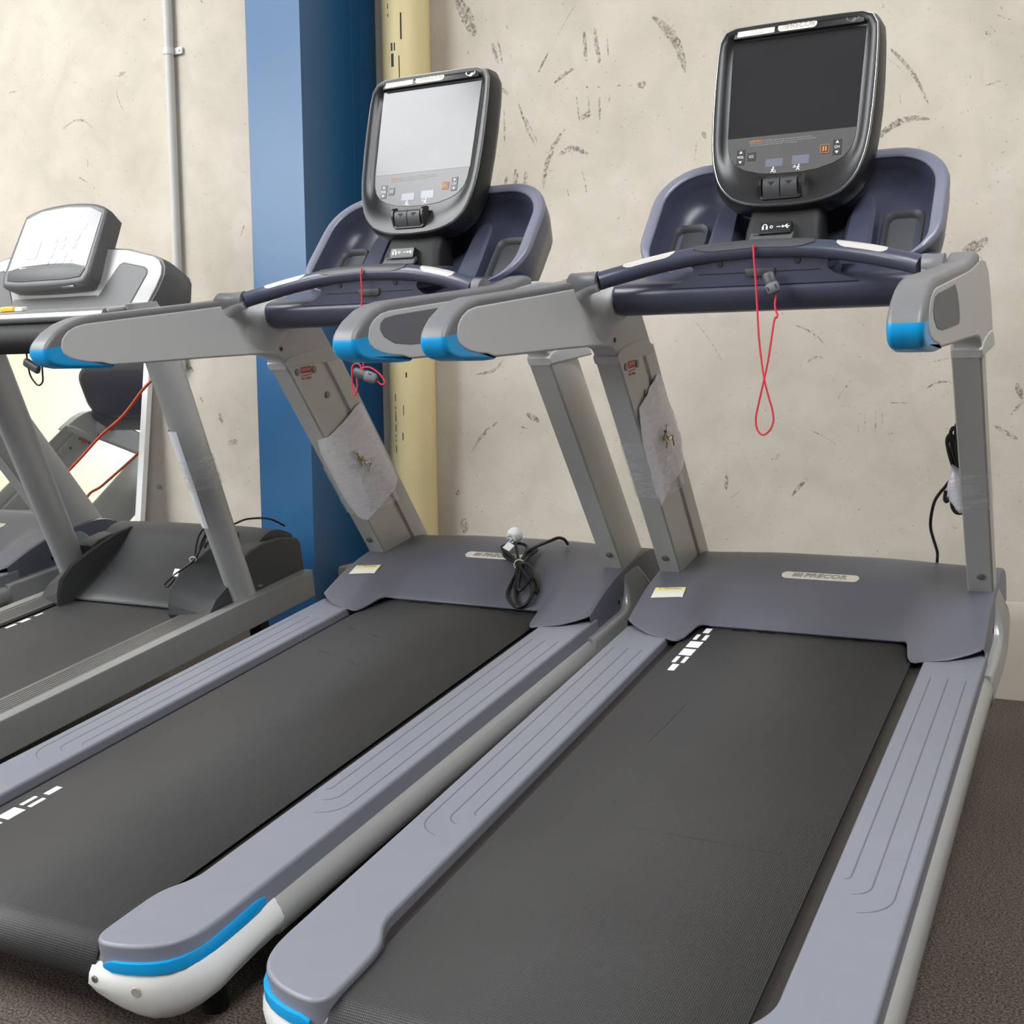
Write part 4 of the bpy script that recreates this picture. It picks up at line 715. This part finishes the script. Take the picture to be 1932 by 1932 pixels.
# ---------------------------------------------------------------- older treadmill with key console
t3=empty('treadmill','older silver and charcoal treadmill with glaring key console, left of the middle treadmill','treadmill')
def build_t3(root):
    R=root
    # belt
    r=.042; cy=-1.50; zt=.200; prof=[(.20-.17*i,zt) for i in range(11)]+[(cy-r*math.sin(math.radians(a)),zt-r+r*math.cos(math.radians(a))) for a in range(0,181,15)]+[(.20,zt-2*r)]
    bm=bmesh.new(); uv=bm.loops.layers.uv.new('UVMap'); hw=.256; arc=[0]
    for (a,b),(c_,d) in zip(prof[:-1],prof[1:]): arc.append(arc[-1]+math.hypot(c_-a,d-b))
    vL=[[bm.verts.new((x,y,z)) for y,z in prof] for x in (-hw,hw)]
    for i in range(len(prof)-1):
        f=bm.faces.new((vL[0][i],vL[1][i],vL[1][i+1],vL[0][i+1]))
        for l,(x,k) in zip(f.loops,((-hw,i),(hw,i),(hw,i+1),(-hw,i+1))): l[uv].uv=(x,arc[k])
    me=D.meshes.new('running_belt'); bm.to_mesh(me); bm.free(); belt=link('running_belt',me,'belt_black',R)
    for x0,x1,y0,y1 in ((-.264,-.245,-.222,-.189),(-.272,-.258,-.285,-.246),(-.252,-.239,-.284,-.246),(-.270,-.242,-.340,-.300)):
        x0=max(x0,-.2545); box('belt_mark',((x0+x1)/2+.012,(y0+y1)/2,.2008),(x1-x0,y1-y0,.0006),'white_print',belt)
    box('deck_board',(0,-.62,.150),(.66,1.6,.08),'black_matte',R,.003)
    for s in (-1,1):
        box('side_beam',(s*.39,-.57,.164),(.042,1.96,.097),'beam_silver',R,.005,2)
        bm=bmesh.new(); box_bm(bm,(s*.321,-.66,.2035),(.098,1.66,.012),.002); fr=finish('foot_rail',bm,'rail_metal',R)
        for k in range(6): box('rail_rib',(s*(.292+.012*k),-.70,.2102),(.004,1.5,.0008),'rail_metal',fr)
        # wedge cover at the foot of the upright
        inner=[(-.122,.212),(-.118,.245),(-.10,.285),(-.045,.322),(.03,.343),(.1,.360),(.18,.375),(.25,.379),(.26,.19),(-.115,.19)]
        outer=[(-.092,.200),(-.088,.212),(-.075,.228),(-.045,.254),(-.01,.268),(.025,.281),(.055,.292),(.075,.288),(.085,.19),(-.085,.19)]
        cv=loft('upright_cover',[[(s*.235,a+.01,b-.004) for a,b in inner],[(s*.240,a,b) for a,b in inner],[(s*.330,a,b) for a,b in outer],[(s*.366,a+.006,b-.012) for a,b in outer]],'cover_grey',R,ang=16)
        sec=lambda z:[(s*(.362+.030*math.cos(t)),(.095-(z-.2)*.262)+(.056+(z-.2)*.016)*math.sin(t),z) for t in [2*math.pi*k/24 for k in range(24)]]
        up=loft('upright',[sec(z) for z in (.19,.4,.6,.8,1.0,1.18)],'tube_satin',R,ang=60)
        disc('bolt',(s*.375,.165,.225),(0,0,1),.010,.006,'trim_silver',R,12,1)
        tube('side_arm',spline([(s*.365,-.12,1.12),(s*.37,-.25,1.13),(s*.375,-.42,1.12),(s*.375,-.55,1.09)],5),.026,'cover_grey',R,14)
    # motor housing: rounded centre and end box
    bm=bmesh.new(); rows=[]
    prof=[(-.055,.205),(-.05,.216),(.0,.240),(.04,.258),(.09,.280),(.14,.306),(.2,.342),(.24,.369),(.28,.382),(.33,.378),(.38,.355),(.41,.325),(.418,.20)]
    prof=spline2(prof,2)
    for x in [-.345,-.33,-.30,-.25,-.2,-.1,0,.1,.2,.25,.30,.33,.345]:
        k=1-.03*sm((abs(x)-.18)/.165)
        rows.append([(x,y,.20+(z-.20)*k) for y,z in prof])
    rows=[[(-.3455,y,.19) for y,z in prof]]+rows+[[(.3455,y,.19) for y,z in prof]]
    loft_bm(bm,rows,closed=False); finish('motor_hood',bm,'cover_grey',R,50)
    for s in (-1,1):
        prism('end_box',[(.115,.20),(.118,.338),(.15,.352),(.22,.358),(.31,.352),(.40,.326),(.414,.305),(.418,.20)],FX,.30 if s>0 else -.372,.372 if s>0 else -.30,'cover_grey',R,.008,3)
    for s in (-1,1):
        box('lift_leg',(s*.28,.25,-.02),(.05,.05,.33),'black_matte',R,.005); disc('lift_wheel',(s*.28-.02,.22,-.170),(1,0,0),.04,.04,'rubber_black',R,16)
        tube('rear_foot',[(s*.36,-1.42,.12),(s*.36,-1.42,.0355)],.024,'rubber_black',R,12)
    # crossbar with fat black grip and silver shelf
    tube('crossbar',[(-.37,-.30,1.098),(.37,-.30,1.098)],.0425,'black_matte',R,28)
    tube('sensor_bar',[(-.34,-.292,1.158),(.34,-.292,1.158)],.017,'trim_silver',R,18)
    box('shelf',(0,-.215,1.168),(.70,.15,.012),'console_silver',R,.004)
    # console face plate with pockets
    e=Vector((0,.48,.877)); nrm=Vector((0,-.877,.48)); P0=Vector((0,-.168,1.165))
    CF=lambda a,b,t:tuple(P0+Vector((a,0,0))+e*b+nrm*t)
    face=[(-.37,0),(.37,0),(.395,.06),(.405,.10),(.400,.125),(.385,.145),(.36,.158),(.25,.185),(.10,.20),(-.10,.20),(-.25,.185),(-.36,.158),(-.385,.145),(-.400,.125),(-.405,.10),(-.395,.06)]
    shell=[(a*1.02,b*1.05-.004) for a,b in face]
    back=loft('console_shell',[[CF(a*.86,b*.8,-.20) for a,b in face],[CF(a*.98,b*1.0,-.13) for a,b in shell],[CF(a*1.01,b*1.02,-.05) for a,b in shell],[CF(a,b,-.004) for a,b in shell]],'console_charcoal',R,ang=50)
    fp=prism('face_plate',face,CF,-.006,.002,'console_silver',R,.002,2)
    for s in (-1,1):
        pk=[(s*a,b) for a,b in ((.155,.0),(.225,.125),(.235,.140),(.250,.146),(.335,.128),(.350,.118),(.354,.105),(.310,.0))]
        prism('bottle_pocket',pk,CF,-.004,.0032,'cover_grey',fp,.001,1)
        prism('pocket_floor',[(a*.96+s*.01,b*.93+.004) for a,b in pk],CF,-.003,.0040,'console_charcoal',fp)
    prism('tray_recess',[(-.185,.0),(-.178,.036),(-.168,.045),(.172,.045),(.183,.036),(.178,.0)],CF,-.004,.0034,'console_charcoal',fp,.001,1)
    # key console
    e2=Vector((0,.56,.828)); n2=Vector((0,-.828,.56)); Q0=Vector((0,-.185,1.252))
    KF=lambda a,b,t:tuple(Q0+Vector((a,0,0))+e2*b+n2*t)
    def conv(g): 
        o=[(-.150,-.005),(-.170,.012),(-.176,.035),(-.172,.14),(-.167,.225),(-.158,.243),(-.10,.262),(0,.270),(.10,.262),(.158,.243),(.167,.225),(.172,.14),(.176,.035),(.170,.012),(.150,-.005),(0,-.010)]
        return offset2(spline2(o,3,True),-g)
    mon=loft('key_console',[[KF(a*.8,b*.8+.02,-.09) for a,b in conv(0)],[KF(a,b,-.072) for a,b in conv(-.004)],[KF(a,b,-.02) for a,b in conv(.004)],[KF(a,b,-.004) for a,b in conv(.003)],[KF(a,b,.002) for a,b in conv(-.003)],[KF(a,b,.002) for a,b in conv(-.010)]],'console_charcoal',R,ang=50)
    ks=[(-.160,.045),(-.156,.225),(-.10,.249),(0,.257),(.10,.249),(.156,.225),(.160,.045),(.10,.058),(0,.062),(-.10,.058)]
    kp=prism('key_sheet',ks,KF,-.002,.0035,'t3_film',mon)
    prism('palm_rest',[(-.160,.040),(-.10,.053),(0,.057),(.10,.053),(.160,.040),(.150,.012),(.10,.006),(-.10,.006),(-.150,.012)],KF,-.002,.0045,'cover_grey',mon,.002,2)
    for a,b,w,h in ((0,.222,.075,.008),(-.005,.192,.115,.010),(-.005,.177,.115,.004)): prism('display_window',rrect(w,h,.003,3,a,b),KF,.003,.0042,'white_print',kp)
    for a,b,w,h in ((.0,.145,.009,.012),(.032,.148,.009,.010),(.085,.150,.011,.013),(.002,.118,.010,.010),(.034,.121,.010,.010),(.082,.122,.010,.012),(.0,.092,.010,.009),(.052,.092,.016,.012),(-.005,.069,.009,.008),(.025,.069,.009,.008),(.052,.070,.015,.009),(.085,.070,.010,.008)): prism('key',rrect(w,h,min(w,h)*.9,3,a,b),KF,.003,.0046,'white_print',kp)
    prism('key',rrect(.022,.032,.004,3,-.08,.115),KF,.003,.0044,'sticker_pink',kp)
    for k in range(6): prism('print_line',[(-.045,.150-.011*k),(-.018,.150-.011*k),(-.018,.147-.011*k),(-.045,.147-.011*k)],KF,.003,.0040,'white_print',kp)
    for k in range(3): prism('print_line',[(-.115,.072-.009*k),(-.085,.072-.009*k),(-.085,.069-.009*k),(-.115,.069-.009*k)],KF,.003,.0040,'white_print',kp)
    prism('port_label',[(.075,-.0072),(.125,-.0066),(.125,-.0020),(.075,-.0030)],lambda a,b,t:tuple(Vector(KF(a,-.0115,-.014))+n2*(b+.006)*2.2-e2*t),0,.0015,'trim_silver',mon)
mat('yellow_plastic',(250,185,40),.4,0,.5,.05,20); mat('rail_metal',(112,110,107),.4,.3,.5,.05,20); mat('t3_film',(150,148,150),.17,0,.18,.03,20); mat('sticker_pink',(205,180,170),.4,0,.5,.05,20)
build_t3(t3); t3.matrix_world=mach_matrix(-2.16,0,0)
t5=place_copy('treadmill beyond the left edge, seen only in the leaning mirror',mach_matrix(-4.75,0,0))
# ---------------------------------------------------------------- loose things
def worldify(root,parts=None): pass
# safety lanyards
def lanyard(label,path,clip,yoff,wire=.0022):
    o=empty('safety_lanyard',label,'lanyard','red safety lanyards')
    P=[Vector(p) for p in path]
    # keep crossing strands apart
    n=len(P); P=[Vector((p.x,p.y-.006-.006*math.sin(math.pi*i/(n-1)),p.z)) for i,p in enumerate(P)]
    tube('cord',spline(P,5),wire,'red_cord',o,8)
    a,b=Vector(clip[0]),Vector(clip[1]); d=(b-a).normalized(); q=Vector((0,-1,0)); w=d.cross(q)
    rings=[]
    for f,r in ((-.10,.35),(-.06,.75),(.05,1),(.5,1.02),(.95,1),(1.05,.75),(1.1,.3)):
        p=a+(b-a)*f; rings.append([tuple(p+w*.0135*r*math.cos(t)+q*.007*r*math.sin(t)) for t in [2*math.pi*k/16 for k in range(16)]])
    c=loft('clip',rings,'dark_grey_plastic',o,ang=60)
    rings=[]
    for f,r in ((.52,.9),(.55,1.08),(.8,1.1),(1.0,1.05),(1.1,.7)):
        p=a+(b-a)*f; rings.append([tuple(p+w*.0135*r*math.cos(t)+q*.0078*r*math.sin(t)) for t in [2*math.pi*k/16 for k in range(16)]])
    loft('clip_tip',rings,'insert_grey',c,ang=60)
    for s in (-1,1):
        p=a+(b-a)*.78+w*.009*s+q*.0075; box('clip_slot',tuple(p),(.0018,.002,.008),'black_matte',c,rot=d.to_track_quat('Z','Y').to_matrix())
    return o
lanyard('red safety lanyard hanging in a long loop from the nearest treadmill',LAN1,CLIP1,0)
lanyard('red safety lanyard knotted round its black clip on the middle treadmill',LAN2,CLIP2,0)
# power cord bundled on the middle hood (built in that machine's frame)
def mframe(o,M): o.matrix_world=M
T2M=t2.matrix_world.copy()
pc=empty('power_cord','black power cord bundled with white plug on the middle treadmill hood','power cord','power cords')
allp=[]
for c_ in CORD2: allp+=[Vector(p) for p in (c_ if not allp else c_[1:])]
allp=[Vector((p.x,p.y,max(p.z,hood_z(p.x,p.y)+.0052))) for p in allp]
tube('cable',spline(allp,4),.0050,'cable_black',pc,9)
pa,pb,pcn,ptag,ptie,ptie2=[Vector(p) for p in PLUG2]
pd=(pb-pa).normalized(); w=pd.orthogonal().normalized(); v=pd.cross(w)
# Australian style plug: body facing left with flat pins
fdir=(pcn-pb).normalized(); up=Vector((0,0,1)); up=(up-fdir*up.dot(fdir)).normalized(); sd=fdir.cross(up)
ctr=pb+Vector((.012,0,0)); rings=[]
for f,r in ((-.016,.55),(-.012,.95),(-.004,1.05),(.004,1.02),(.014,.8),(.020,.72)):
    rings.append([tuple(ctr+fdir*f+(up*math.sin(t)+sd*math.cos(t))*.024*r) for t in [2*math.pi*k/18 for k in range(18)]])
pl=loft('plug',rings,'white_print',pc,ang=50)
for a in (90,210,330):
    p=ctr+fdir*.027+(up*math.sin(math.radians(a))+sd*math.cos(math.radians(a)))*.009
    bm=bmesh.new(); M=Matrix((sd,up,fdir)).transposed(); box_bm(bm,tuple(p),(.0016,.006,.016),rot=M@Matrix.Rotation(math.radians(a),3,'Z')); finish('plug_pin',bm,'trim_silver',pl)
box('cable_tag',tuple(ptag+Vector((-.012,-.004,.006))),(.030,.0012,.026),'white_print',pc,rot=Matrix.Rotation(math.radians(-55),3,'X')@Matrix.Rotation(math.radians(25),3,'Y'))
ring=[tuple(ptie+Vector((0,0,-.006))+Vector((.018*math.cos(t)*.9,.018*math.cos(t)*.2,.016*math.sin(t)))) for t in [2*math.pi*k/20 for k in range(21)]]
tube('cable_tie',ring,.0022,'tie_cream',pc,6)
mframe(pc,T2M)
# power cord taped to the nearest treadmill's right upright
pc1=empty('power_cord','black power cord coiled and taped to the right upright of nearest treadmill','power cord','power cords')
tube('cable',spline(CORD1,5),.0042,'cable_black',pc1,9)
for c_ in COIL1: tube('coil_loop',spline(c_,5),.0046,'cable_black',pc1,9)
bm=bmesh.new(); wp=[Vector(p) for p in WRAP1]
cw=sum(wp,Vector())/len(wp); rings=[]
for k,dy in ((.2,-.020),(.8,-.018),(1.05,-.006),(1.05,.008),(.8,.016),(.2,.018)): rings.append([tuple(cw+(p-cw)*k+Vector((0,dy,0))) for p in wp])
loft_bm(bm,rings); finish('wrapping',bm,'poly_bag',pc1,80)
rings=[]
for z in (.572,.60,.64,.668):
    y0=post_y(z); rings.append([(x,y0+y,z) for x,y in ((.372,.10),(.375,.0),(.387,-.0025),(.445,-.0025),(.4505,.002),(.4508,.06),(.449,.10),(.44,.15))])
loft('tape_band',rings,'stretch_film',pc1,closed=False,ang=80)
mframe(pc1,T1M)
# poly bags of fittings taped to the left uprights
def bag(label,outline,M,seed,xb,film_z):
    o=empty('fittings_bag',label,'plastic bag','fittings bags taped to uprights')
    rnd=random.Random(seed); c0=(sum(p[0] for p in outline)/len(outline),sum(p[1] for p in outline)/len(outline))
    N=40; pts=raycast_outline(outline,c0,N); rings=[]
    for k in (1,.96,.85,.7,.5,.3,.12):
        ring=[]
        for a,b in pts:
            y=c0[0]+(a-c0[0])*k; z=c0[1]+(b-c0[1])*k
            h=.0035+.010*(1-k)**.6+.006*abs(noise.noise((y*22+seed,z*22,0)))+.003*noise.noise((y*70,z*70,seed)); ring.append((xb+h,y,z))
        rings.append(ring)
    bm=bmesh.new(); loft_bm(bm,rings,cap0=False); finish('bag_film',bm,'poly_bag',o,70)
    for i in range(6):
        y=c0[0]+rnd.uniform(-.03,.05); z=c0[1]+rnd.uniform(-.02,.05); t=rnd.uniform(0,3.1); dd=Vector((0,math.cos(t),math.sin(t)))
        p=Vector((xb+.022,y,z)); bm=bmesh.new(); tube_bm(bm,[tuple(p-dd*.016),tuple(p+dd*.012)],.0024,8); disc_bm(bm,tuple(p+dd*.012),tuple(dd),.005,.004,10); finish('screw',bm,'chrome' if i%2 else 'brass',o)
    z0,z1=film_z; rings=[]
    for z in (z0,(z0*2+z1)/3,(z0+2*z1)/3,z1):
        y0=post_y(z); rings.append([(x,y0+y,z) for x,y in ((-.451,.06),(-.4505,-.001),(-.445,-.0025),(-.388,-.0025),(-.3845,.001),(-.378,.03),(-.366,.08),(-.368,.14),(-.380,.20))])
    loft('tape_band',rings,'stretch_film',o,closed=False,ang=80)
    o.matrix_world=M; return o
bag('clear bag of screws taped to the left upright of nearest treadmill',[(.209,.912),(.03,.83),(.045,.79),(.057,.745),(.111,.639),(.164,.546),(.20,.555),(.271,.59),(.38,.614),(.365,.67),(.348,.722),(.281,.807)],T1M,3,-.386,(.57,.74))
bag('clear bag of screws taped to the left upright of middle treadmill',[(.015,.744),(.079,.74),(.16,.77),(.266,.821),(.30,.77),(.337,.70),(.437,.527),(.381,.496),(.29,.465),(.236,.445),(.193,.462),(.13,.54),(.075,.63)],T2M,11,-.386,(.47,.64))
# things on the older treadmill
T3M=t3.matrix_world.copy()
pp3=empty('taped_paper','white paper sheet taped round the upright of the older treadmill','paper')
def rear(z): return (.095-(z-.2)*.262),(.056+(z-.2)*.016)
rings=[]
for i in range(9):
    f=i/8; z=.80-.32*f; cy,ry=rear(z); row=[]
    for j in range(9):
        t=math.radians(-165+j*13.0-6*f); row.append((.362+(.0330+.001*math.sin(j*2+i))*math.cos(t),cy+(ry+.004)*math.sin(t),z-.006*(j/8)))
    rings.append(row)
loft('sheet',rings,'paper_white',pp3,closed=False,ang=80)
rings=[]
for z in (.60,.63,.67,.70):
    cy,ry=rear(z); rings.append([(.362+.0345*math.cos(t),cy+(ry+.006)*math.sin(t),z) for t in [math.radians(-190+k*15) for k in range(20)]])
loft('tape_band',rings,'stretch_film',pp3,closed=False,ang=80)
mframe(pp3,T3M)
pc3=empty('power_cord','thin black power cord knotted on the hood of the older treadmill','power cord','power cords')
K3=lambda P:[(a,b,c_) for a,b,c_ in P]
tube('cable',spline([(.305,.42,.36),(.29,.36,.40),(.285,.26,.425),(.28,.20,.425),(.275,.13,.42),(.262,.08,.395),(.268,.05,.385),(.235,.10,.43),(.215,.09,.41),(.232,.045,.37),(.245,.03,.352),(.25,.06,.40),(.258,.10,.44),(.25,.04,.37),(.24,.02,.345),(.215,.0,.325),(.185,-.015,.305),(.15,-.028,.275),(.165,-.03,.27),(.19,-.02,.295)],6),.0036,'cable_black',pc3,8)
box('cable_tag',(.19,-.01,.312),(.022,.0015,.026),'white_print',pc3,rot=Matrix.Rotation(math.radians(-40),3,'X'))
ring=[tuple(Vector((.238,.022,.350))+Vector((.010*math.cos(t),.004*math.cos(t),.008*math.sin(t)))) for t in [2*math.pi*k/16 for k in range(17)]]
tube('cable_tie',ring,.0022,'tie_cream',pc3,6); mframe(pc3,T3M)
cl=empty('clip_lead','black clip on a looped lead hanging below the older treadmill crossbar','clip lead')
tube('lead',spline([(.02,-.305,1.056),(.024,-.31,1.02),(.028,-.31,.99),(.05,-.31,.965),(.072,-.31,.975),(.078,-.31,1.005),(.083,-.31,1.03),(.092,-.305,1.056)],6),.0026,'cable_black',cl,8)
box('clip',(.045,-.315,1.022),(.062,.018,.026),'cover_grey',cl,.008,3,rot=Matrix.Rotation(math.radians(28),3,'Y')); mframe(cl,T3M)
kn=empty('marker_tool','small yellow and clear plastic tool lying in the older treadmill tray','tool')
box('clear_sleeve',(-.105,-.222,1.181),(.11,.022,.012),'sticker_white',kn,.003); box('yellow_grip',(-.11,-.224,1.183),(.058,.025,.014),'yellow_plastic',kn,.004,3); mframe(kn,T3M)
